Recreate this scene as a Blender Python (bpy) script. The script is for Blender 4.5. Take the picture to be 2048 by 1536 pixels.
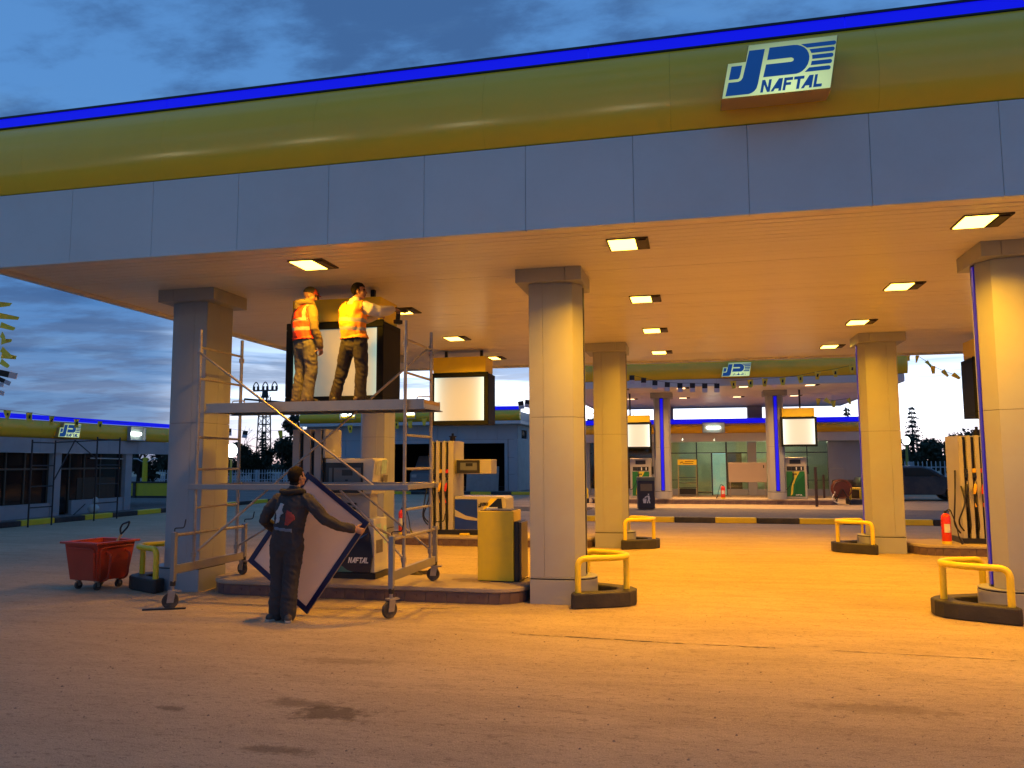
import bpy, math, random
from mathutils import Vector, Matrix, noise
from math import sin, cos, pi, radians, sqrt

for o in list(bpy.data.objects):
    bpy.data.objects.remove(o)
S = bpy.context.scene
COL = S.collection

# ------------------------------------------------------------------ camera
CAM_H = 1.8
F_PX, YAW, PITCH, ROLL = 1582.6, 0.226718, 0.0982896, -0.0040896
cam = bpy.data.cameras.new('camera')
cam.sensor_fit = 'HORIZONTAL'
cam.sensor_width = 36.0
cam.lens = 36.0 * F_PX / 2048.0
cam.clip_end = 3000
cam_o = bpy.data.objects.new('camera', cam)
COL.objects.link(cam_o)
fwd = Vector((-sin(YAW) * cos(PITCH), cos(YAW) * cos(PITCH), sin(PITCH)))
rgt = fwd.cross(Vector((0, 0, 1))).normalized()
upv = rgt.cross(fwd)
r2 = rgt * cos(ROLL) + upv * sin(ROLL)
u2 = -rgt * sin(ROLL) + upv * cos(ROLL)
mw = Matrix((r2, u2, -fwd)).transposed().to_4x4()
mw.translation = Vector((0, 0, CAM_H))
cam_o.matrix_world = mw
S.camera = cam_o

# ------------------------------------------------------------------ world
SUN_AZ = radians(-4)      # direction of the set sun, measured from +Y towards +X
SUN_EL = radians(1.0)
W = bpy.data.worlds.new('World')
S.world = W
W.use_nodes = True
nt = W.node_tree
nt.nodes.clear()
N = nt.nodes.new
L = nt.links.new


def wmath(op, a, b=None, c=None, clamp=False):
    n = N('ShaderNodeMath')
    n.operation = op
    n.use_clamp = clamp
    for i, v in enumerate((a, b, c)):
        if v is None:
            continue
        if isinstance(v, (int, float)):
            n.inputs[i].default_value = v
        else:
            L(v, n.inputs[i])
    return n.outputs[0]


def wmix(fac, a, b, typ='MIX'):
    n = N('ShaderNodeMix')
    n.data_type = 'RGBA'
    n.blend_type = typ
    for s, v in ((0, fac), (6, a), (7, b)):
        if isinstance(v, (int, float)):
            n.inputs[s].default_value = v
        elif isinstance(v, tuple):
            n.inputs[s].default_value = v if len(v) == 4 else (*v, 1)
        else:
            L(v, n.inputs[s])
    return n.outputs[2]


def wramp(fac, stops, interp='LINEAR'):
    n = N('ShaderNodeValToRGB')
    n.color_ramp.interpolation = interp
    e = n.color_ramp.elements
    while len(e) < len(stops):
        e.new(0.5)
    for i, (p, c) in enumerate(stops):
        e[i].position = p
        e[i].color = c if len(c) == 4 else (*c, 1)
    L(fac, n.inputs[0])
    return n.outputs[0]


tc = N('ShaderNodeTexCoord')
sep = N('ShaderNodeSeparateXYZ')
L(tc.outputs['Generated'], sep.inputs[0])
sx, sy, sz = sep.outputs
el = wmath('MAXIMUM', sz, 0.0)
# dusk gradient seen away from the sunset
base = wramp(wmath('MULTIPLY', el, 1.6, clamp=True), [
    (0.0, (0.20, 0.30, 0.45)), (0.09, (0.080, 0.215, 0.47)), (0.26, (0.072, 0.22, 0.53)),
    (0.55, (0.105, 0.30, 0.68)), (1.0, (0.095, 0.27, 0.62))])
# clouds: flattened on a layer overhead
den = wmath('ADD', el, 0.10)
cx = wmath('DIVIDE', sx, den)
cy = wmath('DIVIDE', sy, den)
comb = N('ShaderNodeCombineXYZ')
L(cx, comb.inputs[0]); L(cy, comb.inputs[1])
def wnoise(scale, detail, rough, offs=(0, 0, 0), sc=(1, 1, 1)):
    mp = N('ShaderNodeMapping')
    mp.inputs['Location'].default_value = offs
    mp.inputs['Scale'].default_value = sc
    L(comb.outputs[0], mp.inputs[0])
    n = N('ShaderNodeTexNoise')
    n.inputs['Scale'].default_value = scale
    n.inputs['Detail'].default_value = detail
    n.inputs['Roughness'].default_value = rough
    L(mp.outputs[0], n.inputs['Vector'])
    return n.outputs['Fac']
c1 = wnoise(2.1, 9, 0.60, (3.1, 1.7, 0), (0.8, 1.25, 1))
cloud = wramp(c1, [(0.42, (0, 0, 0)), (0.58, (1, 1, 1))], 'EASE')
sky = wmix(wmath('MULTIPLY', cloud, 0.82), base, (0.042, 0.112, 0.29))
c2 = wnoise(2.3, 6, 0.6, (7.3, 2.2, 0), (0.6, 1.3, 1))
wisp = wramp(c2, [(0.50, (0, 0, 0)), (0.72, (1, 1, 1))], 'EASE')
sky = wmix(wmath('MULTIPLY', wisp, 0.35), sky, (0.15, 0.35, 0.66))
# afterglow low over the horizon, widest around the sunset
hx, hy = sin(SUN_AZ), cos(SUN_AZ)
hor = wmath('SQRT', wmath('ADD', wmath('MULTIPLY', sx, sx), wmath('MULTIPLY', sy, sy)))
azd = wmath('DIVIDE', wmath('ADD', wmath('MULTIPLY', sx, hx), wmath('MULTIPLY', sy, hy)), wmath('MAXIMUM', hor, 0.001))
az = wramp(wmath('MULTIPLY_ADD', azd, 0.5, 0.5), [(0.45, (0.03,) * 3), (0.84, (0.05,) * 3), (0.912, (0.09,) * 3), (0.948, (0.85,) * 3), (1.0, (1.25,) * 3)], 'EASE')
fall = wmath('EXPONENT', wmath('MULTIPLY', wmath('MULTIPLY', el, el), -46.0))
bc = N('ShaderNodeCombineXYZ')
hm_ = wmath('MAXIMUM', hor, 0.001)
L(wmath('DIVIDE', sx, hm_), bc.inputs[0]); L(wmath('DIVIDE', sy, hm_), bc.inputs[1]); L(wmath('MULTIPLY', el, 15.0), bc.inputs[2])
bn_ = N('ShaderNodeTexNoise')
bn_.inputs['Scale'].default_value = 2.1
bn_.inputs['Detail'].default_value = 6
bn_.inputs['Roughness'].default_value = 0.6
bn_.inputs['Distortion'].default_value = 0.25
L(bc.outputs[0], bn_.inputs['Vector'])
band = bn_.outputs['Fac']
bandm = wramp(band, [(0.36, (0.16,) * 3), (0.56, (1.0,) * 3)], 'EASE')
lowclear = wmath('EXPONENT', wmath('MULTIPLY', el, -10.0))
# a few thin bright gaps between the low cloud banks, all round the western sky
streak = wramp(band, [(0.585, (0, 0, 0)), (0.70, (1, 1, 1))], 'EASE')
streak = wmath('MULTIPLY', wmath('MULTIPLY', streak, wmath('EXPONENT', wmath('MULTIPLY', wmath('MULTIPLY', el, el), -60.0))), wmath('MULTIPLY_ADD', az, 1.6, 0.14))
bandm = wmath('MAXIMUM', bandm, wmath('MULTIPLY', lowclear, 1.0))
gl = wmath('ADD', wmath('MULTIPLY', wmath('MULTIPLY', fall, az), bandm), streak)
glowcol = wramp(wmath('MULTIPLY', el, 5.0, clamp=True), [
    (0.0, (1.5, 0.92, 0.72)), (0.10, (1.75, 1.38, 1.22)), (0.26, (2.0, 2.0, 2.0)), (1.0, (1.4, 1.9, 2.4))])
gm = N('ShaderNodeMix'); gm.data_type = 'RGBA'; gm.blend_type = 'ADD'
gm.inputs[0].default_value = 1.0
gs = N('ShaderNodeVectorMath'); gs.operation = 'SCALE'
L(glowcol, gs.inputs[0]); L(gl, gs.inputs['Scale'])
L(sky, gm.inputs[6]); L(gs.outputs[0], gm.inputs[7])
bg1 = N('ShaderNodeBackground')
L(gm.outputs[2], bg1.inputs[0])
bg1.inputs[1].default_value = 0.93
nish = N('ShaderNodeTexSky')
nish.sky_type = 'NISHITA'
nish.sun_disc = False
nish.sun_elevation = SUN_EL
nish.sun_rotation = SUN_AZ
bg2 = N('ShaderNodeBackground')
L(nish.outputs[0], bg2.inputs[0])
bg2.inputs[1].default_value = 0.004
addw = N('ShaderNodeAddShader')
L(bg1.outputs[0], addw.inputs[0]); L(bg2.outputs[0], addw.inputs[1])
wout = N('ShaderNodeOutputWorld')
L(addw.outputs[0], wout.inputs[0])

# the sun has set: only a trace of warm light is left from its direction
sl = bpy.data.lights.new('sun', 'SUN')
sl.energy = 0.03
sl.angle = radians(8)
sl.color = (1, 0.72, 0.5)
so = bpy.data.objects.new('sun', sl)
COL.objects.link(so)
so.rotation_euler = Vector((-sin(SUN_AZ) * cos(SUN_EL), -cos(SUN_AZ) * cos(SUN_EL), -sin(SUN_EL))).to_track_quat('-Z', 'Y').to_euler()

vs = S.view_settings
S.display_settings.display_device = 'sRGB'
vs.view_transform = 'Standard'
vs.look = 'None'
vs.exposure = 0.0
vs.gamma = 1.0
vs.use_curve_mapping = False
S.render.film_transparent = False
cy_ = S.cycles
cy_.use_denoising = True
try:
    cy_.denoiser = 'OPENIMAGEDENOISE'
    cy_.denoising_input_passes = 'RGB_ALBEDO_NORMAL'
    cy_.denoising_prefilter = 'ACCURATE'
except Exception:
    pass
cy_.use_adaptive_sampling = False
cy_.max_bounces = 7
cy_.diffuse_bounces = 4
cy_.glossy_bounces = 3
cy_.transmission_bounces = 4
cy_.transparent_max_bounces = 8
cy_.sample_clamp_indirect = 6.0
cy_.sample_clamp_direct = 0.0
cy_.caustics_reflective = False
cy_.caustics_refractive = False
cy_.blur_glossy = 0.6
cy_.use_light_tree = True
# ------------------------------------------------------------------ materials
MATS = {}


def mat(name, col, rough=0.6, metal=0.0, var=0.10, scale=3.0, bump=0.0, bscale=40.0, spec=0.5, coat=0.0,
        dirt=None, dirt_amt=0.0, dscale=1.3, emit=None, estr=0.0, stretch=(1, 1, 1), trans=0.0):
    if name in MATS:
        return MATS[name]
    m = bpy.data.materials.new(name)
    m.use_nodes = True
    t = m.node_tree
    p = t.nodes['Principled BSDF']
    p.inputs['Roughness'].default_value = rough
    p.inputs['Metallic'].default_value = metal
    p.inputs['Specular IOR Level'].default_value = spec
    p.inputs['Coat Weight'].default_value = coat
    p.inputs['Transmission Weight'].default_value = trans
    tcn = t.nodes.new('ShaderNodeTexCoord')
    mp = t.nodes.new('ShaderNodeMapping')
    mp.inputs['Scale'].default_value = stretch
    t.links.new(tcn.outputs['Object'], mp.inputs[0])
    nz = t.nodes.new('ShaderNodeTexNoise')
    nz.inputs['Scale'].default_value = scale
    nz.inputs['Detail'].default_value = 6
    nz.inputs['Roughness'].default_value = 0.62
    t.links.new(mp.outputs[0], nz.inputs['Vector'])
    mx = t.nodes.new('ShaderNodeMix')
    mx.data_type = 'RGBA'
    t.links.new(nz.outputs['Fac'], mx.inputs[0])
    mx.inputs[6].default_value = (*[max(0, c * (1 - 2 * var)) for c in col], 1)
    mx.inputs[7].default_value = (*[min(1, c * (1 + 2 * var)) for c in col], 1)
    out = mx.outputs[2]
    if dirt:
        nd = t.nodes.new('ShaderNodeTexNoise')
        nd.inputs['Scale'].default_value = dscale
        nd.inputs['Detail'].default_value = 8
        nd.inputs['Roughness'].default_value = 0.7
        t.links.new(mp.outputs[0], nd.inputs['Vector'])
        rp = t.nodes.new('ShaderNodeValToRGB')
        rp.color_ramp.elements[0].position = 0.45
        rp.color_ramp.elements[1].position = 0.72
        t.links.new(nd.outputs['Fac'], rp.inputs[0])
        mu = t.nodes.new('ShaderNodeMath')
        mu.operation = 'MULTIPLY'
        mu.inputs[1].default_value = dirt_amt
        t.links.new(rp.outputs[0], mu.inputs[0])
        m2 = t.nodes.new('ShaderNodeMix')
        m2.data_type = 'RGBA'
        t.links.new(mu.outputs[0], m2.inputs[0])
        t.links.new(out, m2.inputs[6])
        m2.inputs[7].default_value = (*dirt, 1)
        out = m2.outputs[2]
    t.links.new(out, p.inputs['Base Color'])
    rr = t.nodes.new('ShaderNodeMath')
    rr.operation = 'MULTIPLY_ADD'
    t.links.new(nz.outputs['Fac'], rr.inputs[0])
    rr.inputs[1].default_value = 0.25 * rough
    rr.inputs[2].default_value = rough * 0.875
    t.links.new(rr.outputs[0], p.inputs['Roughness'])
    if bump:
        nb = t.nodes.new('ShaderNodeTexNoise')
        nb.inputs['Scale'].default_value = bscale
        nb.inputs['Detail'].default_value = 5
        t.links.new(mp.outputs[0], nb.inputs['Vector'])
        b = t.nodes.new('ShaderNodeBump')
        b.inputs['Strength'].default_value = bump
        b.inputs['Distance'].default_value = 0.01
        t.links.new(nb.outputs['Fac'], b.inputs['Height'])
        t.links.new(b.outputs[0], p.inputs['Normal'])
    if emit:
        p.inputs['Emission Color'].default_value = (*emit, 1)
        p.inputs['Emission Strength'].default_value = estr
    MATS[name] = m
    return m


def glass_mat(name, tint=(0.8, 0.9, 0.85), refl=0.12):
    m = bpy.data.materials.new(name)
    m.use_nodes = True
    t = m.node_tree
    t.nodes.clear()
    o = t.nodes.new('ShaderNodeOutputMaterial')
    tr = t.nodes.new('ShaderNodeBsdfTransparent')
    tr.inputs[0].default_value = (*tint, 1)
    g = t.nodes.new('ShaderNodeBsdfGlossy')
    g.inputs['Roughness'].default_value = 0.03
    fr = t.nodes.new('ShaderNodeFresnel')
    fr.inputs[0].default_value = 1.5
    mu = t.nodes.new('ShaderNodeMath')
    mu.operation = 'ADD'
    mu.inputs[1].default_value = refl * 0.4
    t.links.new(fr.outputs[0], mu.inputs[0])
    ms = t.nodes.new('ShaderNodeMixShader')
    t.links.new(mu.outputs[0], ms.inputs[0])
    t.links.new(tr.outputs[0], ms.inputs[1])
    t.links.new(g.outputs[0], ms.inputs[2])
    t.links.new(ms.outputs[0], o.inputs[0])
    MATS[name] = m
    return m


def glow_mat(name, edge, mid, x0, x1, width, axis=0, refl_tint=(0.34, 0.34, 0.31), vert=0.0, z0=0, z1=1):
    """back-lit sheet: tubes along the two side edges, dimmer in the middle"""
    m = bpy.data.materials.new(name)
    m.use_nodes = True
    t = m.node_tree
    p = t.nodes['Principled BSDF']
    p.inputs['Base Color'].default_value = (*refl_tint, 1)
    p.inputs['Roughness'].default_value = 0.35
    tcn = t.nodes.new('ShaderNodeTexCoord')
    sp = t.nodes.new('ShaderNodeSeparateXYZ')
    t.links.new(tcn.outputs['Object'], sp.inputs[0])

    def mth(op, a, b=None, clamp=False):
        n = t.nodes.new('ShaderNodeMath')
        n.operation = op
        n.use_clamp = clamp
        for i, v in enumerate((a, b)):
            if v is None:
                continue
            if isinstance(v, (int, float)):
                n.inputs[i].default_value = v
            else:
                t.links.new(v, n.inputs[i])
        return n.outputs[0]
    x = sp.outputs[axis]
    a = mth('EXPONENT', mth('DIVIDE', mth('SUBTRACT', x0, x), width))
    b = mth('EXPONENT', mth('DIVIDE', mth('SUBTRACT', x, x1), width))
    f = mth('ADD', a, b, True)
    mx = t.nodes.new('ShaderNodeMix')
    mx.data_type = 'RGBA'
    t.links.new(f, mx.inputs[0])
    mx.inputs[6].default_value = (*mid, 1)
    mx.inputs[7].default_value = (*edge, 1)
    t.links.new(mx.outputs[2], p.inputs['Emission Color'])
    p.inputs['Emission Strength'].default_value = 1.0
    MATS[name] = m
    return m


YEL = mat('yellow_paint', (0.80, 0.60, 0.02), 0.42, var=0.06, dirt=(0.36, 0.26, 0.10), dirt_amt=0.28, bump=0.05)
YELF = mat('yellow_composite', (0.92, 0.56, 0.024), 0.17, var=0.03, scale=0.6, spec=0.55, dirt=(0.4, 0.3, 0.08), dirt_amt=0.12)
BLK = mat('black_paint', (0.022, 0.022, 0.026), 0.5, var=0.25, dirt=(0.16, 0.12, 0.08), dirt_amt=0.5, bump=0.15, bscale=25)
FRAMEB = mat('black_powder_coat', (0.008, 0.010, 0.011), 0.6, var=0.15, spec=0.18)
KERBB = mat('tarred_kerb', (0.020, 0.019, 0.020), 0.55, var=0.25, dirt=(0.09, 0.07, 0.05), dirt_amt=0.4, bump=0.4, bscale=30)
BLACKM = mat('black_metal', (0.012, 0.013, 0.016), 0.35, var=0.15)
GREYP = mat('grey_composite', (0.60, 0.60, 0.60), 0.30, metal=0.0, var=0.02, scale=0.7, dirt=(0.36, 0.34, 0.32), dirt_amt=0.22, dscale=0.5)
CLAD = mat('beige_cladding', (0.315, 0.33, 0.355), 0.42, var=0.05, scale=1.2, dirt=(0.32, 0.28, 0.23), dirt_amt=0.4, dscale=1.6)
DARKJ = mat('dark_joint', (0.03, 0.028, 0.026), 0.8)
CEIL = mat('ceiling_white', (0.70, 0.66, 0.60), 0.33, var=0.03, scale=1.5, stretch=(0.15, 4, 1), dirt=(0.55, 0.48, 0.40), dirt_amt=0.25)
BLUED = mat('dim_blue_strip', (0.02, 0.015, 0.12), 0.4, emit=(0.010, 0.006, 0.30), estr=0.6, var=0.3, scale=1.0)
BLUEL = mat('blue_light_strip', (0.005, 0.005, 0.2), 0.4, emit=(0.002, 0.002, 0.74), estr=0.95, var=0.3, scale=1.0)
TILE = mat('purple_tile', (0.115, 0.075, 0.085), 0.28, var=0.22, scale=2.0, dirt=(0.28, 0.20, 0.13), dirt_amt=0.55, dscale=3)
GROUT = mat('grout', (0.30, 0.26, 0.22), 0.9, var=0.2)
CONC = mat('dusty_concrete', (0.36, 0.30, 0.24), 0.85, var=0.14, scale=4, bump=0.3, bscale=30, dirt=(0.24, 0.19, 0.14), dirt_amt=0.5)
GALV = mat('galvanised_steel', (0.36, 0.33, 0.30), 0.38, metal=0.55, var=0.18, scale=9, dirt=(0.25, 0.17, 0.11), dirt_amt=0.6, dscale=5, bump=0.06)
ALU = mat('scaffold_aluminium', (0.29, 0.29, 0.30), 0.36, metal=0.5, var=0.10, scale=6, dirt=(0.34, 0.26, 0.18), dirt_amt=0.4, dscale=3)
WOOD = mat('plywood_deck', (0.28, 0.19, 0.11), 0.75, var=0.2, scale=5, stretch=(0.3, 4, 1))
RUBBER = mat('tyre_rubber', (0.035, 0.032, 0.030), 0.75, var=0.2, dirt=(0.22, 0.17, 0.12), dirt_amt=0.6, dscale=8)
WHITEP = mat('white_enamel', (0.52, 0.52, 0.49), 0.32, var=0.04, dirt=(0.45, 0.38, 0.28), dirt_amt=0.3)
CREAM = mat('cream_enamel', (0.40, 0.38, 0.34), 0.35, var=0.05, dirt=(0.42, 0.34, 0.24), dirt_amt=0.35)
GREYE = mat('grey_enamel', (0.33, 0.33, 0.35), 0.4, var=0.06, dirt=(0.3, 0.25, 0.2), dirt_amt=0.25)
NAVY = mat('navy_panel', (0.012, 0.018, 0.045), 0.16, var=0.1, coat=0.3)
BLUEP = mat('blue_graphic', (0.006, 0.036, 0.40), 0.3, var=0.1)
REDP = mat('red_paint', (0.46, 0.045, 0.018), 0.45, var=0.14, dirt=(0.18, 0.06, 0.03), dirt_amt=0.5, bump=0.08)
REDX = mat('extinguisher_red', (0.62, 0.035, 0.015), 0.28, var=0.05)
SCREEN = mat('display_grey', (0.14, 0.15, 0.15), 0.25, var=0.08)
SCREEND = mat('display_dark', (0.03, 0.032, 0.034), 0.2)
GREEN = mat('green_graphic', (0.02, 0.16, 0.045), 0.3, var=0.12)
LIME = mat('yellow_graphic', (0.60, 0.50, 0.05), 0.3)
GREYL = mat('light_label', (0.62, 0.62, 0.60), 0.4, var=0.05)
INK = mat('dark_ink', (0.02, 0.02, 0.022), 0.5)
WHITEL = mat('white_lettering', (0.78, 0.78, 0.76), 0.4)
LOGOBLUE = mat('logo_blue', (0.006, 0.05, 0.20), 0.35, emit=(0.004, 0.045, 0.19), estr=0.75, var=0.25, scale=2)
LAMP = mat('sodium_lamp_glass', (0.9, 0.7, 0.4), 0.3, emit=(1.0, 0.60, 0.07), estr=11.0)
LAMPF = mat('far_lamp_glass', (0.9, 0.7, 0.4), 0.3, emit=(1.0, 0.62, 0.30), estr=3.0)
LAMPB = mat('lamp_housing', (0.06, 0.045, 0.035), 0.5, metal=0.4)
STEELD = mat('dark_steel', (0.035, 0.035, 0.038), 0.5, metal=0.5, var=0.2)
TUBEW = mat('white_tube_light', (0.9, 0.95, 0.9), 0.3, emit=(0.85, 1.0, 0.92), estr=7.0)
GLOBE = mat('street_globe', (0.95, 0.97, 0.95), 0.3, emit=(0.92, 1.0, 0.95), estr=6.0)
SKIN = mat('skin', (0.36, 0.19, 0.12), 0.5, var=0.08, scale=12)
HAIR = mat('dark_hair', (0.014, 0.009, 0.006), 0.75, var=0.4, scale=60, bump=0.5, bscale=160, spec=0.15)
DKCLOTH = mat('dark_coverall', (0.040, 0.036, 0.038), 0.9, var=0.2, scale=9, bump=0.35, bscale=60)
TROUS = mat('grey_trousers', (0.105, 0.095, 0.088), 0.9, var=0.16, scale=9, bump=0.3, bscale=60)
TROUS2 = mat('black_trousers', (0.026, 0.021, 0.019), 0.85, var=0.2, scale=9, bump=0.3, bscale=60)
HOODIE = mat('tan_hoodie', (0.125, 0.095, 0.06), 0.95, var=0.12, scale=10, bump=0.3, bscale=90)
SHIRT = mat('white_shirt', (0.58, 0.55, 0.50), 0.9, var=0.06, scale=10, bump=0.2, bscale=70)
VESTO = mat('orange_vest', (0.80, 0.060, 0.022), 0.7, var=0.1, scale=8, bump=0.2, bscale=40)
VESTY = mat('bright_orange_vest', (0.95, 0.30, 0.02), 0.7, var=0.1, scale=8, bump=0.2, bscale=40)
REFL = mat('reflective_tape', (0.33, 0.30, 0.26), 0.3, var=0.1)
LEATHER = mat('shoe_leather', (0.04, 0.032, 0.028), 0.6, var=0.2, dirt=(0.25, 0.18, 0.12), dirt_amt=0.5)
SOLE = mat('pale_sole', (0.40, 0.36, 0.30), 0.7)
LEAF = mat('dark_leaves', (0.020, 0.032, 0.014), 0.7, var=0.4, scale=2)
CONIF = mat('conifer_needles', (0.014, 0.026, 0.014), 0.8, var=0.4, scale=2)
BARK = mat('bark', (0.045, 0.034, 0.026), 0.9, var=0.3)
FENCEW = mat('white_fence_paint', (0.42, 0.46, 0.50), 0.5, var=0.08)
WALLW = mat('white_render', (0.55, 0.50, 0.47), 0.8, var=0.06, dirt=(0.35, 0.3, 0.28), dirt_amt=0.5)
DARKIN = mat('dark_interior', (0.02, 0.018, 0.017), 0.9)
GLASSD = mat('dark_glazing', (0.012, 0.011, 0.012), 0.08, var=0.2, scale=0.8)
BROWNB = mat('brown_boards', (0.07, 0.04, 0.022), 0.7, var=0.25, scale=1.4, stretch=(1, 5, 1))
FLAGY = mat('yellow_pennant', (0.88, 0.62, 0.05), 0.8)
FLAGK = mat('black_pennant', (0.02, 0.02, 0.022), 0.8)
FLAGW = mat('white_pennant', (0.52, 0.50, 0.56), 0.8)
SHOPW = mat('shop_wall', (0.58, 0.60, 0.47), 0.7, var=0.03)
GLASS = glass_mat('clear_glass', (0.88, 0.89, 0.74), 0.06)


def stain_nodes(t, tcn, nz, c):
    """oil and damp patches soaked into the dust, each with its own place and ragged rim"""
    warp = nz(5.5, 8, 0.75, (1, 1, 1), (3, 7, 0))
    for (cx_, cy_, rx, ry, a) in ((-2.60, 5.46, .33, .14, .75), (-2.95, 5.64, .26, .10, .55), (-3.83, 5.33, .10, .06, .6), (-2.62, 4.72, .24, .07, .6), (-3.2, 6.9, .5, .1, .3), (1.3, 6.4, .5, .12, .35)):
        mp = t.nodes.new('ShaderNodeMapping')
        mp.vector_type = 'TEXTURE'
        mp.inputs['Location'].default_value = (cx_, cy_, 0)
        mp.inputs['Scale'].default_value = (rx, ry, 1)
        t.links.new(tcn.outputs['Object'], mp.inputs[0])
        ln = t.nodes.new('ShaderNodeVectorMath'); ln.operation = 'LENGTH'
        t.links.new(mp.outputs[0], ln.inputs[0])
        ad = t.nodes.new('ShaderNodeMath'); ad.operation = 'MULTIPLY_ADD'
        t.links.new(warp, ad.inputs[0]); ad.inputs[1].default_value = -3.6; t.links.new(ln.outputs['Value'], ad.inputs[2])
        r = t.nodes.new('ShaderNodeValToRGB')
        r.color_ramp.elements[0].position = 0.0; r.color_ramp.elements[0].color = (a, a, a, 1)
        r.color_ramp.elements[1].position = 0.55; r.color_ramp.elements[1].color = (0, 0, 0, 1)
        off = t.nodes.new('ShaderNodeMath'); off.operation = 'ADD'; off.inputs[1].default_value = 1.12
        t.links.new(ad.outputs[0], off.inputs[0]); t.links.new(off.outputs[0], r.inputs[0])
        n = t.nodes.new('ShaderNodeMix'); n.data_type = 'RGBA'
        t.links.new(r.outputs[0], n.inputs[0]); t.links.new(c, n.inputs[6]); n.inputs[7].default_value = (.15, .108, .066, 1)
        c = n.outputs[2]
    return c


def ground_mat(name, light, dark, grit, scale=1.0, stains=False):
    m = bpy.data.materials.new(name)
    m.use_nodes = True
    t = m.node_tree
    p = t.nodes['Principled BSDF']
    p.inputs['Roughness'].default_value = 0.9
    p.inputs['Specular IOR Level'].default_value = 0.25
    tcn = t.nodes.new('ShaderNodeTexCoord')

    def nz(s, d, r, st=(1, 1, 1), off=(0, 0, 0), dist=0.0):
        mp = t.nodes.new('ShaderNodeMapping')
        mp.inputs['Scale'].default_value = st
        mp.inputs['Location'].default_value = off
        t.links.new(tcn.outputs['Object'], mp.inputs[0])
        n = t.nodes.new('ShaderNodeTexNoise')
        n.inputs['Scale'].default_value = s * scale
        n.inputs['Detail'].default_value = d
        n.inputs['Roughness'].default_value = r
        n.inputs['Distortion'].default_value = dist
        t.links.new(mp.outputs[0], n.inputs['Vector'])
        return n.outputs['Fac']

    def ramp(f, a, b):
        r = t.nodes.new('ShaderNodeValToRGB')
        r.color_ramp.elements[0].position = a
        r.color_ramp.elements[1].position = b
        t.links.new(f, r.inputs[0])
        return r.outputs[0]

    def mix(f, a, b, amt=1.0):
        if amt != 1.0:
            mu = t.nodes.new('ShaderNodeMath')
            mu.operation = 'MULTIPLY'
            mu.inputs[1].default_value = amt
            t.links.new(f, mu.inputs[0])
            f = mu.outputs[0]
        n = t.nodes.new('ShaderNodeMix')
        n.data_type = 'RGBA'
        t.links.new(f, n.inputs[0])
        for i, v in ((6, a), (7, b)):
            if isinstance(v, tuple):
                n.inputs[i].default_value = (*v, 1)
            else:
                t.links.new(v, n.inputs[i])
        return n.outputs[2]
    c = mix(ramp(nz(0.42, 6, 0.6, (0.7, 1.2, 1)), 0.35, 0.65), light, tuple(0.80 * v for v in light))
    # long tyre and wind streaks along the lane
    c = mix(ramp(nz(1.5, 7, 0.66, (0.30, 1.5, 1), (2, 5, 0), 0.8), 0.45, 0.66), c, dark, 0.62)
    c = mix(ramp(nz(4.5, 6, 0.7, (0.55, 1.2, 1), (1, 8, 0), 0.5), 0.50, 0.66), c, dark, 0.55)
    c = mix(ramp(nz(26, 4, 0.7, (0.6, 1.2, 1), (4, 1, 0)), 0.55, 0.66), c, grit, 0.55)
    c = mix(ramp(nz(11, 5, 0.7, (0.7, 1.2, 1), (9, 4, 0)), 0.58, 0.67), c, grit, 0.55)
    c = mix(ramp(nz(95, 2, 0.6), 0.52, 0.70), c, tuple(min(1, v * 1.4) for v in light), 0.5)
    c = mix(ramp(nz(170, 2, 0.6, off=(5, 5, 0)), 0.54, 0.68), c, grit, 0.5)
    if stains:
        c = stain_nodes(t, tcn, nz, c)
    t.links.new(c, p.inputs['Base Color'])
    h = t.nodes.new('ShaderNodeMath')
    h.operation = 'MULTIPLY_ADD'
    t.links.new(nz(7, 8, 0.72, (0.6, 1.3, 1)), h.inputs[0])
    h.inputs[1].default_value = 1.6
    t.links.new(nz(60, 4, 0.7), h.inputs[2])
    b = t.nodes.new('ShaderNodeBump')
    b.inputs['Strength'].default_value = 0.8
    b.inputs['Distance'].default_value = 0.045
    t.links.new(h.outputs[0], b.inputs['Height'])
    t.links.new(b.outputs[0], p.inputs['Normal'])
    MATS[name] = m
    return m


DUST = ground_mat('dusty_forecourt', (0.61, 0.49, 0.335), (0.40, 0.31, 0.21), (0.18, 0.135, 0.09), stains=True)
PAVE = ground_mat('grey_pavement', (0.26, 0.24, 0.225), (0.17, 0.16, 0.15), (0.08, 0.07, 0.06))
STAIN = mat('oil_stain', (0.15, 0.10, 0.065), 0.85, var=0.25, scale=6, bump=0.3, bscale=40)


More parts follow.
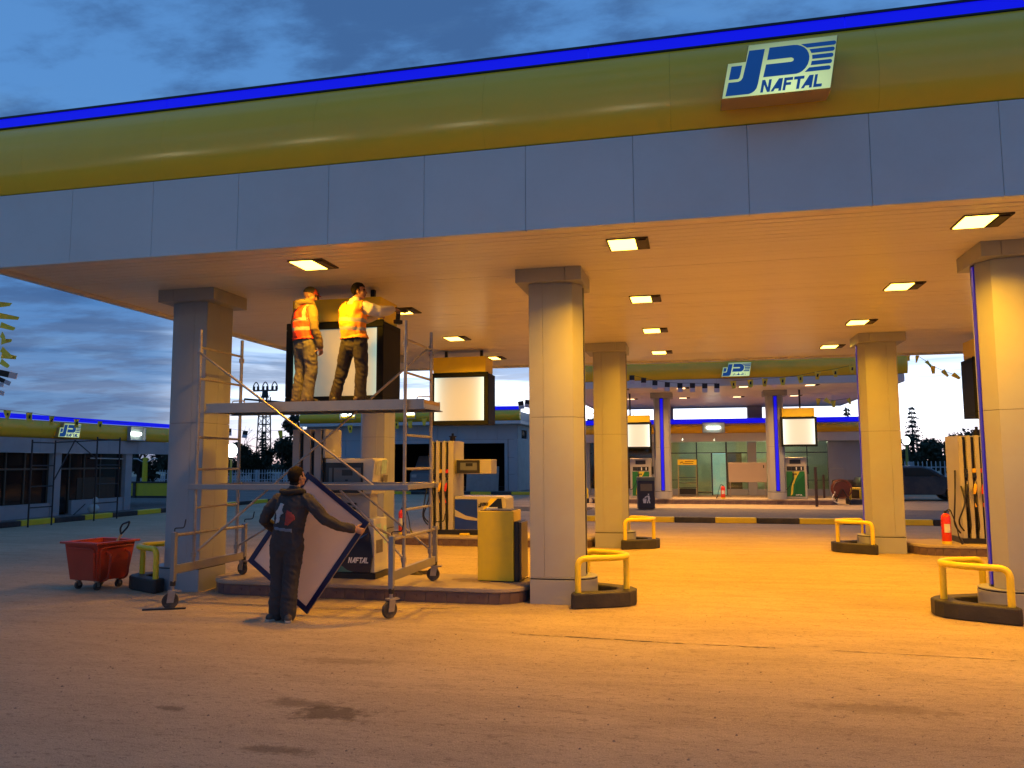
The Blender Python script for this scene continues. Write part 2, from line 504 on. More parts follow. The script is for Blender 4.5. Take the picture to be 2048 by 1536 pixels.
# ------------------------------------------------------------------ mesh helpers
class M:
    def __init__(s):
        s.v, s.f, s.m = [], [], []
        s.cur = 0

    def add(s, vs, fs):
        o = len(s.v)
        s.v += [tuple(p) for p in vs]
        s.f += [tuple(i + o for i in f) for f in fs]
        s.m += [s.cur] * len(fs)
        return s

    def box(s, x0, x1, y0, y1, z0, z1):
        return s.add([(x0, y0, z0), (x1, y0, z0), (x1, y1, z0), (x0, y1, z0), (x0, y0, z1), (x1, y0, z1), (x1, y1, z1), (x0, y1, z1)],
                     [(3, 2, 1, 0), (4, 5, 6, 7), (0, 1, 5, 4), (1, 2, 6, 5), (2, 3, 7, 6), (3, 0, 4, 7)])

    def prism(s, poly, a, b, plane='xy'):
        n = len(poly)
        ar = sum(poly[i][0] * poly[(i + 1) % n][1] - poly[(i + 1) % n][0] * poly[i][1] for i in range(n))
        if ar < 0:
            poly = poly[::-1]
        if plane == 'xy':
            g = lambda p, h: (p[0], p[1], h)
        elif plane == 'xz':
            g = lambda p, h: (p[0], -h, p[1])
            a, b = -b, -a
        else:
            g = lambda p, h: (h, p[0], p[1])
        vs = [g(p, a) for p in poly] + [g(p, b) for p in poly]
        fs = [tuple(range(n))[::-1], tuple(range(n, 2 * n))]
        fs += [(i, (i + 1) % n, n + (i + 1) % n, n + i) for i in range(n)]
        return s.add(vs, fs)

    def rings(s, rings, cap=True, closed=False):
        n = len(rings[0])
        vs = [p for r in rings for p in r]
        fs = []
        k = len(rings)
        for i in range(k if closed else k - 1):
            a, b = i * n, ((i + 1) % k) * n
            fs += [(a + j, a + (j + 1) % n, b + (j + 1) % n, b + j) for j in range(n)]
        if cap and not closed:
            fs += [tuple(range(n))[::-1], tuple(range((k - 1) * n, k * n))]
        return s.add(vs, fs)

    def tube(s, pts, r, n=8, closed=False):
        pts = [Vector(p) for p in pts]
        k = len(pts)
        rr = r if isinstance(r, (list, tuple)) else [r] * k
        rings = []
        ref = None
        for i, p in enumerate(pts):
            a = pts[(i - 1) % k] if (closed or i > 0) else p
            b = pts[(i + 1) % k] if (closed or i < k - 1) else p
            t = (b - a).normalized()
            if ref is None:
                ref = Vector((0, 0, 1)) if abs(t.z) < 0.9 else Vector((1, 0, 0))
            u = (ref - t * ref.dot(t))
            if u.length < 1e-4:
                u = t.orthogonal()
            u.normalize()
            ref = u
            w = t.cross(u)
            rings.append([p + (u * cos(2 * pi * j / n) + w * sin(2 * pi * j / n)) * rr[i] for j in range(n)])
        return s.rings(rings, True, closed)

    def cyl(s, c, r, h, axis='z', n=16, r2=None):
        c = Vector(c)
        d = {'x': Vector((1, 0, 0)), 'y': Vector((0, 1, 0)), 'z': Vector((0, 0, 1))}[axis]
        return s.tube([c, c + d * h], [r, r if r2 is None else r2], n)

    def lathe(s, prof, c=(0, 0, 0), n=20):
        rings = [[(c[0] + r * cos(2 * pi * j / n), c[1] + r * sin(2 * pi * j / n), c[2] + z) for j in range(n)] for r, z in prof]
        return s.rings(rings)

    def ball(s, c, r, n=12, m=8, sc=(1, 1, 1)):
        return s.lathe2(c, r, n, m, sc)

    def lathe2(s, c, r, n, m, sc):
        rings = []
        for i in range(m + 1):
            a = -pi / 2 + pi * (i + 0.02) / (m + 0.04)
            rings.append([(c[0] + sc[0] * r * cos(a) * cos(2 * pi * j / n), c[1] + sc[1] * r * cos(a) * sin(2 * pi * j / n), c[2] + sc[2] * r * sin(a)) for j in range(n)])
        return s.rings(rings)

    def quad(s, a, b, c, d):
        return s.add([a, b, c, d], [(0, 1, 2, 3)])

    def mesh(s, name, mats, smooth=None):
        me = bpy.data.meshes.new(name)
        me.from_pydata(s.v, [], s.f)
        if not isinstance(mats, (list, tuple)):
            mats = [mats]
        for mm in mats:
            me.materials.append(mm)
        if len(mats) > 1:
            me.polygons.foreach_set('material_index', s.m)
        if smooth is not None:
            me.polygons.foreach_set('use_smooth', [True] * len(me.polygons))
            me.set_sharp_from_angle(angle=radians(smooth))
        me.update()
        return me

    def build(s, name, mats, parent=None, loc=(0, 0, 0), rotz=0.0, smooth=None, bevel=0.0, kind=None):
        o = bpy.data.objects.new(name, s.mesh(name, mats, smooth))
        COL.objects.link(o)
        o.location = loc
        o.rotation_euler = (0, 0, rotz)
        if parent:
            o.parent = parent
        if bevel:
            b = o.modifiers.new('bevel', 'BEVEL')
            b.width = bevel
            b.segments = 2
            b.limit_method = 'ANGLE'
            b.angle_limit = radians(35)
        if kind:
            o['kind'] = kind
        return o


def thing(name, label, cat, loc=(0, 0, 0), rotz=0.0, group=None):
    o = bpy.data.objects.new(name, None)
    COL.objects.link(o)
    o.empty_display_size = 0.2
    o.location = loc
    o.rotation_euler = (0, 0, rotz)
    return tag(o, label, cat, group)


def tag(o, label, cat, group=None):
    o['label'] = label
    o['category'] = cat
    o['kind'] = 'thing'
    if group:
        o['group'] = group
    return o


def dup(o, parent=None, loc=None, rotz=None):
    kids = list(o.children)
    c = o.copy()
    COL.objects.link(c)
    if parent:
        c.parent = parent
    if loc is not None:
        c.location = loc
    if rotz is not None:
        c.rotation_euler = (0, 0, rotz)
    for k in kids:
        dup(k, c)
    return c


def struct(o):
    o['kind'] = 'structure'
    return o


def inst(me, name, parent, loc, rotz=0.0, scale=None):
    o = bpy.data.objects.new(name, me)
    COL.objects.link(o)
    o.parent = parent
    o.location = loc
    o.rotation_euler = (0, 0, rotz)
    if scale:
        o.scale = scale
    return o


def bez(pts, n=6):
    """round the corners of a polyline of 3-D points: (point, radius) list"""
    out = []
    k = len(pts)
    for i, (p, r) in enumerate(pts):
        p = Vector(p)
        if r == 0 or i in (0, k - 1):
            out.append(p)
            continue
        a = Vector(pts[i - 1][0]); b = Vector(pts[i + 1][0])
        s0 = p + (a - p).normalized() * r
        s1 = p + (b - p).normalized() * r
        for j in range(n + 1):
            t = j / n
            out.append((1 - t) ** 2 * s0 + 2 * t * (1 - t) * p + t * t * s1)
    return out
# ------------------------------------------------------------------ ground
rnd = random.Random(7)
g = M()
g.quad((-600, -300, 0), (600, -300, 0), (600, 900, 0), (-600, 900, 0))
struct(g.build('ground', DUST))
# raised pavements
m = M()
arc = [(-3.0 - 0.6 * sin(a), 25.0 - 0.6 * cos(a)) for a in [i * pi / 16 for i in range(9)]]
m.prism([(40, 24.4)] + arc + [(-3.6, 28.9), (40, 28.9)], 0.0, 0.15)
struct(m.build('median_pavement', PAVE))
m = M(); m.box(-7.6, 60, 28.91, 120, 0.0, 0.154)
struct(m.build('far_forecourt', DUST))
m = M(); m.box(-70, -7.61, 43.0, 120, 0.0, 0.15)
struct(m.build('workshop_pavement', PAVE))
m = M(); m.box(-60, -19.55, 8, 42.99, 0.0, 0.13)
struct(m.build('side_pavement', PAVE))

# painted kerbs, every stone a part
def kerb(name, p0, p1, seg, z0=0.0, z1=0.165, w=0.22, first=0):
    root = bpy.data.objects.new(name, None)
    COL.objects.link(root)
    root.location = (*p0, 0)
    root['kind'] = 'structure'
    d = Vector((p1[0] - p0[0], p1[1] - p0[1], 0))
    n = max(1, round(d.length / seg))
    s = d.length / n
    ang = math.atan2(d.y, d.x)
    root.rotation_euler = (0, 0, ang)
    me = []
    for mm in (YEL, BLK):
        q = M(); q.box(0.006, s - 0.006, 0, w, z0, z1)
        me.append(q.mesh('kerb_stone', mm))
    for i in range(n):
        o = inst(me[(i + first) % 2], 'kerb_stone', root, (s * i, rnd.uniform(-.006, .006), rnd.uniform(-.006, .004)))
        b = o.modifiers.new('bevel', 'BEVEL'); b.width = 0.02; b.segments = 2
    return root

kerb('painted_kerb', (-3.0, 24.18), (12.2, 24.18), 1.19, first=1)
kerb('painted_kerb', (-19.33, 43.0), (-19.33, 12.0), 1.24, first=0)
kerb('painted_kerb', (-19.3, 42.8), (-7.6, 42.8), 1.2)
q = M(); q.prism([(-3.0 - 0.82 * sin(a), 25.0 - 0.82 * cos(a)) for a in [i * pi / 16 for i in range(9)]] +
                 [(-3.0 - 0.6 * sin(a), 25.0 - 0.6 * cos(a)) for a in [i * pi / 16 for i in range(8, -1, -1)]], 0, .165)
struct(q.build('kerb_corner', YEL, bevel=0.02))

# loose grit
g = M()
for i in range(2600):
    x = rnd.uniform(-10, 9); y = 3.6 + abs(rnd.gauss(0, 5.5))
    r = rnd.choice((.003, .004, .004, .005, .006, .009)) * rnd.uniform(.7, 1.3)
    a = rnd.uniform(0, pi)
    c, s_ = cos(a) * r, sin(a) * r
    g.add([(x - c, y - s_, 0), (x + s_, y - c, 0), (x + c * 1.4, y + s_ * 1.3, 0), (x - s_, y + c, 0), (x + r * .2, y, r * .9)],
          [(0, 1, 4), (1, 2, 4), (2, 3, 4), (3, 0, 4)])
g.build('gravel', mat('grit_stone', (0.24, 0.19, 0.145), 0.9, var=0.3, scale=1.5), kind='stuff')

# stains and cracks of the apron
def blot(cx, cy, rx, ry, seed, z=0.004, name='oil_stain', mt=None):
    rr = random.Random(seed)
    ph = [rr.uniform(0, 6.28) for _ in range(6)]
    n = 48
    pts = []
    for i in range(n):
        a = 2 * pi * i / n
        k = 1 + .28 * sin(2 * a + ph[0]) + .2 * sin(3 * a + ph[1]) + .14 * sin(5 * a + ph[2]) + .1 * sin(9 * a + ph[3]) + .07 * sin(14 * a + ph[4])
        pts.append((cx + rx * k * cos(a), cy + ry * k * sin(a)))
    q = M(); q.add([(x, y, z) for x, y in pts], [tuple(range(n))])
    o = q.build(name, mt or STAIN)
    return struct(o)

blot(-2.9, 10.55, .30, .16, 8, z=0.204, mt=mat('island_stain', (0.2, 0.15, 0.11), 0.9, var=0.2))

def crack(name, p0, p1, seed, w=0.006, amp=.03):
    rr = random.Random(seed)
    n = 60
    q = M()
    y0 = 0
    top, bot = [], []
    for i in range(n + 1):
        t = i / n
        y0 += rr.gauss(0, amp * .12)
        x = p0[0] + (p1[0] - p0[0]) * t
        y = p0[1] + (p1[1] - p0[1]) * t + y0
        ww = w * rr.uniform(.15, 1.3) * (1 if rr.random() > .12 else .1)
        top.append((x, y + ww, .0045)); bot.append((x, y - ww, .0045))
    q.add(bot + top, [(i, i + 1, n + 2 + i, n + 1 + i) for i in range(n)])
    return struct(q.build(name, DARKJ))

crack('joint_crack', (-1.85, 8.31), (0.7, 8.20), 1, .011)
crack('joint_crack', (1.2, 8.22), (4.6, 8.12), 2, .006)
crack('joint_crack', (-3.9, 9.35), (-2.9, 9.55), 5, .010, .06)
crack('joint_crack', (-4.6, 9.15), (-3.9, 9.5), 6, .008, .06)
crack('joint_crack', (-6.2, 9.35), (-4.6, 9.25), 7, .006)

# ------------------------------------------------------------------ canopies
PROF_Y = [(0.01, 0.0), (-0.05, 0.09), (-0.09, 0.21), (-0.11, 0.36), (-0.11, 0.50), (-0.085, 0.65), (-0.035, 0.78), (0.035, 0.89)]


def canopy(name, label, X0, X1, Y0, Y1, ZB, lip, joints_g, joints_y, detail=True, H1=.95, HY=.89):
    """ZB = underside of the fascia; ceiling sits lip above it"""
    root = thing(name, label, 'canopy', (0, 0, 0))
    # ceiling boards running across
    q = M()
    y = Y0 + 0.10
    pitch = 0.15
    while y < Y1 - 0.08:
        ya_, yb_2, za_ = y, min(y + pitch - .011, Y1 - .08), ZB + lip
        t1, t2 = rnd.uniform(0, .0032), rnd.uniform(0, .0032)      # boards never hang quite flush
        q.add([(X0 + .09, ya_, za_ + t1), (X1 - .05, ya_, za_ + t1), (X1 - .05, yb_2, za_ + t2), (X0 + .09, yb_2, za_ + t2), (X0 + .09, ya_, za_ + .0125), (X1 - .05, ya_, za_ + .0125), (X1 - .05, yb_2, za_ + .0125), (X0 + .09, yb_2, za_ + .0125)],
              [(3, 2, 1, 0), (4, 5, 6, 7), (0, 1, 5, 4), (1, 2, 6, 5), (2, 3, 7, 6), (3, 0, 4, 7)])
        y += pitch
    q.build('ceiling_slats', CEIL, root, kind='stuff')
    q = M()
    q.box(X0 + .1, X1 - .1, Y0 + .1, Y1 - .1, ZB + lip + .013, ZB + lip + .03)
    q.build('ceiling_backing', DARKJ, root)
    HT = H1 + HY
    hs = HY / .89
    PZ = [(p[0] * hs, H1 + p[1] * hs) for p in PROF_Y]
    q = M()
    q.box(X0 + .1, X1 - .1, Y0 + .1, Y1 - .1, ZB + lip + .05, ZB + HT + .05)
    q.build('roof', GREYE, root)
    # side and back fascias
    q = M()
    q.box(X0, X0 + .08, Y0 + .1, Y1 - .1, ZB, ZB + H1)
    q.box(X1 - .08, X1, Y0 + .1, Y1 - .1, ZB, ZB + H1)
    q.box(X0, X1, Y1 - .08, Y1, ZB, ZB + H1)
    q.build('side_fascia', GREYP, root)
    for sx_, xx in ((1, X0), (-1, X1)):
        q = M()
        q.prism([(xx + sx_ * p[0], ZB + p[1]) for p in PZ] + [(xx + sx_ * .1, ZB + HT), (xx + sx_ * .1, ZB + H1)], Y0 + .3, Y1, 'xz')
        q.build('side_curve', YELF, root, smooth=40)
        q = M(); q.box(xx + min(0, sx_ * .06), xx + max(0, sx_ * .06), Y0 + .05, Y1, ZB + HT + .02, ZB + HT + .15)
        q.build('side_light_strip', BLUEL, root)
    # front grey panels
    jg = sorted([x for x in joints_g if X0 + .2 < x < X1 - .2] + [X0, X1])
    for a, b in zip(jg[:-1], jg[1:]):
        q = M(); q.box(a + .0018, b - .0018, Y0, Y0 + .085, ZB, ZB + H1 - .012)
        q.build('panel', GREYP, root, bevel=.004 if detail else 0)
    q = M(); q.box(X0 + .02, X1 - .02, Y0 + .03, Y0 + .098, ZB + .01, ZB + HT)
    q.build('fascia_frame', DARKJ, root)
    # bullnose in yellow composite
    jy = sorted([x for x in joints_y if X0 + .2 < x < X1 - .2] + [X0 - .14 * hs, X1 + .14 * hs])
    prof = []
    for i in range(len(PZ) - 1):
        (a, b), (c, d) = PZ[i], PZ[i + 1]
        for k in range(3):
            prof.append((a + (c - a) * k / 3, b + (d - b) * k / 3))
    prof.append(PZ[-1])
    sm = prof[:]
    for _ in range(4):
        sm = [sm[0]] + [((sm[i - 1][0] + 2 * sm[i][0] + sm[i + 1][0]) / 4, (sm[i - 1][1] + 2 * sm[i][1] + sm[i + 1][1]) / 4) for i in range(1, len(sm) - 1)] + [sm[-1]]
    for a, b in zip(jy[:-1], jy[1:]):
        q = M()
        q.prism([(Y0 + p[0], ZB + p[1]) for p in sm] + [(Y0 + .05, ZB + HT), (Y0 + .05, ZB + H1)], a + .0008, b - .0008, 'yz')
        q.build('curved_panel', YELF, root, smooth=40)
    # light strip in a dark channel on top
    q = M()
    q.box(X0 - .02, X1 + .02, Y0 + .02 * hs, Y0 + .10, ZB + HT + .001, ZB + HT + .018)
    q.box(X0 - .02, X1 + .02, Y0 + .015 * hs, Y0 + .12, ZB + HT + .142 * hs, ZB + HT + .165 * hs)
    q.build('strip_channel', BLACKM, root)
    x = X0
    while x < X1 - .1:
        e = min(x + 2.6, X1)
        q = M(); q.box(x + .003, e - .003, Y0 + .03, Y0 + .09, ZB + HT + .019, ZB + HT + .141 * hs)
        q.build('light_strip', BLUEL, root)
        x = e
    return root


NX0, NX1, NY0, NY1 = -8.82, 12.0, 8.12, 20.25
ZC = 4.33
jg = [-0.56 + 1.155 * k for k in range(-8, 12)]
jyv = [-0.16 + 2.005 * k for k in range(-5, 7)]
near_canopy = canopy('canopy', 'large near station canopy with grey fascia, yellow curved band and blue light strip', NX0, NX1, NY0, NY1, 4.275, .055, jg, jyv)
far_canopy = canopy('canopy', 'smaller distant canopy with yellow fascia seen through the near columns', -5.0, 6.95, 28.9, 41.1, 4.46, .05,
                    [-5 + 1.16 * k for k in range(12)], [-5 + 2.0 * k for k in range(7)], detail=False, H1=.27, HY=.67)

# ------------------------------------------------------------------ ceiling lamps
def lamp_meshes(w, glassmat):
    a = M()
    h = w / 2
    a.box(-h, h, -h, h, -.006, .004)
    for (x0, x1, y0, y1) in ((-h - .008, h + .008, -h - .008, -h), (-h - .008, h + .008, h, h + .008), (-h - .008, -h, -h, h), (h, h + .008, -h, h)):
        a.box(x0, x1, y0, y1, -.014, .004)
    a.box(h * .40, h * .44, -h, h, -.016, -.004)
    a.box(h * .52, h * .92, -h * .8, h * .8, -.022, -.004)
    g_ = M(); g_.box(-h + .016, h * .38, -h + .016, h - .016, -.018, -.0065)
    return a.mesh('housing', LAMPB), g_.mesh('glass', glassmat)

hm, gm_ = lamp_meshes(.46, LAMP)
row_w = ['front row', 'second row', 'third row', 'rear row']
col_w = ['left line, over the scaffold side', 'middle line, over the open lane', 'right line, beside the right columns', 'line beyond the right columns']
for i, x in enumerate((-4.72, -0.72, 3.0, 6.85)):
    for j, y in enumerate((9.10, 12.32, 15.38, 18.55)):
        if i == 3 and j == 3:
            continue
        lb = 'lit orange ceiling lamp of the near canopy, %s, %s' % (row_w[j], col_w[i])
        t = thing('ceiling_lamp', lb, 'ceiling lamp', (x + .02, y, ZC), 0, 'orange lamps in the near canopy ceiling')
        inst(hm, 'housing', t, (0, 0, 0))
        inst(gm_, 'glass', t, (0, 0, 0))
        if i + j:
            lo = t_lamp.copy()
            COL.objects.link(lo)
            if j == 1 and i == 0:
                lo.data = t_lamp.data.copy()
                t_lamp.data.energy *= .72      # the tired lamp at the front left corner
                t_lamp = lo
        else:
            ld = bpy.data.lights.new('sodium_light', 'AREA')
            ld.shape = 'RECTANGLE'
            ld.size, ld.size_y = .27, .38
            ld.spread = radians(145)
            ld.energy = 172.0
            ld.color = (1.0, 0.432, 0.006)
            t_lamp = lo = bpy.data.objects.new('sodium_light', ld)
            COL.objects.link(lo)
        lo.parent = t
        lo.location = (-.055, 0, -.024)
        if j == 0:
            lo.rotation_euler = (radians(5 if i == 0 else 0), 0, 0)      # front row is turned in under the roof
hm2, gm2 = lamp_meshes(.46, LAMPF)
for j, y in enumerate((29.9, 34.6)):
    for i, x in enumerate((-2.62, -0.40, 1.83, 4.13)):
        t = thing('ceiling_lamp', 'small lit lamp under the far canopy, %s, %s of four' % (('front row', 'rear row')[j], ('leftmost', 'second from left', 'third from left', 'rightmost')[i]),
                  'ceiling lamp', (x, y, 4.51), 0, 'lamps under the far canopy')
        inst(hm2, 'housing', t, (0, 0, 0))
        inst(gm2, 'glass', t, (0, 0, 0))
        if i + j:
            lo = t_lamp2.copy()
            COL.objects.link(lo)
        else:
            ld = bpy.data.lights.new('sodium_light', 'AREA')
            ld.shape = 'RECTANGLE'
            ld.size, ld.size_y = .27, .38
            ld.spread = radians(150)
            ld.energy = 120.0
            ld.color = (1.0, 0.50, 0.14)
            t_lamp2 = lo = bpy.data.objects.new('sodium_light', ld)
            COL.objects.link(lo)
        lo.parent = t
        lo.location = (-.055, 0, -.024)

# ------------------------------------------------------------------ columns
def column(label, x, y, sgn, group, z0=0.0, z1=4.15, ztop=ZC, lit=2, rotz=0.0, tiers=(0.335, 2.38, 4.15), Ls=.37, r=.325, fine=True):
    """flat end at local x=0, rounded end towards +x * sgn; front face at local y=0"""
    root = thing('column', label, 'column', (x, y, z0), rotz, group)
    D = 2 * r
    fx = lambda px: px * sgn
    a5 = [radians(v) for v in (-90, -52, -14)]
    b5 = [radians(v) for v in (14, 52, 90)]
    cc = (Ls, r)
    arcA = [(cc[0] + r * cos(a), cc[1] + r * sin(a)) for a in a5]
    arcB = [(cc[0] + r * cos(a), cc[1] + r * sin(a)) for a in b5]
    seam = Ls * .5
    groups = [[(0, 0), (seam, 0)], [(seam, 0)] + arcA, arcB + [(seam, D)], [(seam, D), (0, D)], [(0, D), (0, D * .5)], [(0, D * .5), (0, 0)]]
    ctr = Vector((Ls * .7, r))

    def plates(grp, za, zb, th=.014):
        pts = [Vector(p) for p in grp]
        pts[0] = pts[0] + (pts[1] - pts[0]).normalized() * .0018
        pts[-1] = pts[-1] + (pts[-2] - pts[-1]).normalized() * .0018
        inner = [p + (ctr - p).normalized() * th * 1.6 for p in pts]
        q = M()
        q.prism([(fx(p.x), p.y) for p in pts] + [(fx(p.x), p.y) for p in inner[::-1]], za, zb)
        return q
    for za, zb in zip(tiers[:-1], tiers[1:]):
        for gi, grp in enumerate(groups):
            q = plates(grp, za + .0025, zb - .0025)
            q.build('cladding_panel', CLAD, root, smooth=25)
    core = [(.02, .02), (Ls, .02)] + [(cc[0] + (r - .02) * cos(a), cc[1] + (r - .02) * sin(a)) for a in a5 + b5] + [(Ls, D - .02), (.02, D - .02)]
    q = M(); q.prism([(fx(p[0]), p[1]) for p in core], 0, z1)
    q.build('core', DARKJ, root)
    # light strip down the rounded end
    sw_ = .055 if lit == 1 else .032
    xe = cc[0] + r * cos(radians(14))
    q = M(); q.box(min(fx(xe - .012), fx(xe + .004)), max(fx(xe - .012), fx(xe + .004)), r - sw_, r + sw_, tiers[0] + .03, z1 - .03)
    q.build('light_strip', {0: BLACKM, 1: BLUEL, 2: BLUED}[lit], root)
    # plinth with a longer nose, and its dark shadow joint
    n = 14
    R2 = r + .0
    nose = [(Ls + .13 + R2 * cos(radians(-90 + 180 * i / n)), r + (R2 - .005) * sin(radians(-90 + 180 * i / n))) for i in range(n + 1)]
    pl = [(-.004, -.006), (Ls * .98, -.006)] + nose + [(Ls, D + .006), (-.004, D + .006)]
    q = M(); q.prism([(fx(p[0]), p[1]) for p in pl], 0, tiers[0] - .03)
    q.build('plinth', CLAD, root, smooth=25, bevel=.004)
    q = M(); q.prism([(fx(p[0] * 0.985 + .004), p[1] * .97 + .01) for p in pl], tiers[0] - .0299, tiers[0] - .012)
    q.build('plinth_joint', DARKJ, root)
    q = M(); q.prism([(fx(p[0]), p[1]) for p in pl], tiers[0] - .0119, tiers[0] - .001)
    q.build('plinth_lip', CLAD, root)
    # capital in two boxed halves
    sp = .50
    for x0, x1 in ((-.16, sp - .002), (sp + .002, Ls + r + .02)):
        q = M(); q.box(min(fx(x0), fx(x1)), max(fx(x0), fx(x1)), -.1, D + .12, z1 + .001, ztop - z0 + .002)
        q.build('capital_panel', CLAD, root, bevel=.004)
    return root

GC = 'clad columns of the near canopy'
column('front column at the left end of the near canopy, behind the scaffold tower', -6.86, 10.06, -1, GC, lit=0, Ls=.41)
column('front middle column beside the yellow cabinet, tallest in the photo centre', -2.10, 10.10, 1, GC, lit=0)
column('front right column cut by the photo edge, with blue strip on its rounded side', 4.0, 10.08, -1, GC)
column('rear column half hidden behind the scaffold and hose-tower dispenser', -6.86, 16.85, -1, GC, lit=0)
column('rear middle column standing just right of the tall front middle column', -2.10, 16.85, 1, GC, lit=0)
column('rear right column next to the island with the red extinguisher', 3.93, 16.85, -1, GC)
GF = 'columns of the far canopy'
for lbl, x in (('far canopy column with blue strip, right of the litter bin', -1.27), ('far canopy column with blue strip, left of the green dispenser by the lit screen', 3.02)):
    column(lbl, x - .325, 32.35, 1, GF, z0=.35, z1=3.95, ztop=4.52, lit=1, rotz=radians(-90), tiers=(.30, 2.0, 3.95), Ls=.30)

# ------------------------------------------------------------------ islands
def island(label, X0, X1, Y0, Y1, z0, h, r0, r1, tw=.28, group='raised pump islands'):
    root = thing('pump_island', label, 'pump island', ((X0 + X1) / 2, (Y0 + Y1) / 2, z0), 0, group)
    ox, oy = (X0 + X1) / 2, (Y0 + Y1) / 2
    hw, hd = (X1 - X0) / 2, (Y1 - Y0) / 2

    def outline(g_):
        pts = []
        for cx_, cy_2, r, a0 in ((hw - r1, -hd + r1, r1, -90), (hw - r1, hd - r1, r1, 0), (-hw + r0, hd - r0, r0, 90), (-hw + r0, -hd + r0, r0, 180)):
            for i in range(10):
                a = radians(a0 + 90 * i / 9)
                pts.append((cx_ + (r + g_) * cos(a), cy_2 + (r + g_) * sin(a)))
        return pts
    q = M(); q.prism(outline(-.02), 0, h - .055)
    q.build('core', GROUT, root)
    q = M(); q.prism(outline(.012), h - .055, h)
    q.build('coping', CONC, root, bevel=.012)
    # facing tiles all round, laid along the outline
    pts = outline(0)
    pts.append(pts[0])
    P = [Vector((*p, 0)) for p in pts]
    cum = [0]
    for a, b in zip(P[:-1], P[1:]):
        cum.append(cum[-1] + (b - a).length)

    def at(s):
        for i in range(len(P) - 1):
            if cum[i + 1] >= s - 1e-6 and cum[i + 1] > cum[i]:
                t = (s - cum[i]) / (cum[i + 1] - cum[i])
                return P[i].lerp(P[i + 1], t)
        return P[-1]
    n = round(cum[-1] / tw)
    s = 0
    marks = [cum[-1] * i / n for i in range(n + 1)]
    # narrower tiles on the bends
    fin = []
    for a, b in zip(marks[:-1], marks[1:]):
        pa, pm, pb = at(a), at((a + b) / 2), at(b)
        if (pm - (pa + pb) / 2).length > .004:
            fin += [(a, (a + b) / 2), ((a + b) / 2, b)]
        else:
            fin.append((a, b))
    cache = {}
    for a, b in fin:
        pa, pb = at(a), at(b)
        d = pb - pa
        key = round(d.length, 2)
        if key not in cache:
            q = M(); q.box(.003, d.length - .003, 0, .014, .004, h - .06)
            cache[key] = q.mesh('tile', TILE)
        inst(cache[key], 'tile', root, (pa.x, pa.y, 0), math.atan2(d.y, d.x))
    return root

island('front tiled pump island between the two front columns, under the scaffold', -6.72, -2.16, 9.93, 11.12, 0, .2, .5, .45)
island('rear tiled pump island carrying the hose-tower dispenser and red extinguisher', -6.72, -2.16, 16.62, 17.9, 0, .2, .5, .45)
island('right tiled pump island with a lone red extinguisher at its rounded end', 4.02, 8.6, 16.62, 17.9, 0, .2, .5, .45)
island('long low pump island under the far canopy', -4.1, 5.15, 31.7, 33.2, .15, .2, .3, .3, .38)
# ------------------------------------------------------------------ logo and lettering
LOGO = [
    [(145, 433), (283, 433), (258, 315), (243, 268), (225, 253), (105, 253)],
    [(380, 628), (580, 628), (478, 160), (458, 100), (430, 65), (395, 42), (355, 30), (55, 30), (100, 212), (225, 212), (262, 228), (285, 262)],
    [(640, 638), (940, 638), (990, 632), (1035, 615), (1075, 588), (1108, 548), (1128, 500), (1134, 455), (1130, 412), (1112, 355), (1082, 308), (1048, 275), (1010, 252), (965, 240),
     (545, 240), (588, 410), (905, 410), (930, 420), (940, 441), (930, 462), (905, 472), (603, 472)],
]
for uR, vc, ut, ub in ((1470, 608, 1040, 1110), (1450, 527, 1140, 1162), (1430, 445, 1168, 1168), (1410, 362, 1160, 1145), (1390, 278, 1125, 1068)):
    LOGO.append([(ut, vc + 27), (uR - 22, vc + 27), (uR - 6, vc + 19), (uR, vc), (uR - 8, vc - 19), (uR - 24, vc - 27), (ub, vc - 27)])
LETTERS = {
    'N': ([[(0, 0), (0, 1), (.26, 1), (.60, .36), (.60, 1), (.84, 1), (.84, 0), (.60, 0), (.24, .62), (.24, 0)]], .96),
    'A': ([[(-.06, 0), (.50, 1), (.86, 1), (.86, 0), (.62, 0), (.62, .20), (.30, .20), (.20, 0)]], .98),
    'F': ([[(0, 0), (0, 1), (.76, 1), (.76, .78), (.24, .78), (.24, .60), (.66, .60), (.66, .40), (.24, .40), (.24, 0)]], .86),
    'T': ([[(0, 1), (.88, 1), (.88, .78), (.58, .78), (.58, 0), (.32, 0), (.32, .78), (0, .78)]], .80),
    'L': ([[(0, 0), (0, 1), (.24, 1), (.24, .22), (.72, .22), (.72, 0)]], .80),
}


def word(q, text, u0, v0, h, wscale, y0, y1, slant=.2, k=1.0):
    u = u0
    for n_, ch in enumerate(text):
        polys, adv = LETTERS[ch]
        for pi_, p in enumerate(polys):
            q.prism([((u + x * h * wscale + slant * z * h) * k, (v0 + z * h) * k) for x, z in p], y0 - .0004 * n_, y1, 'xz')
        if ch == 'A':   # counter of the letter left open by a thin bar in the sheet colour
            pass
        u += adv * h * wscale


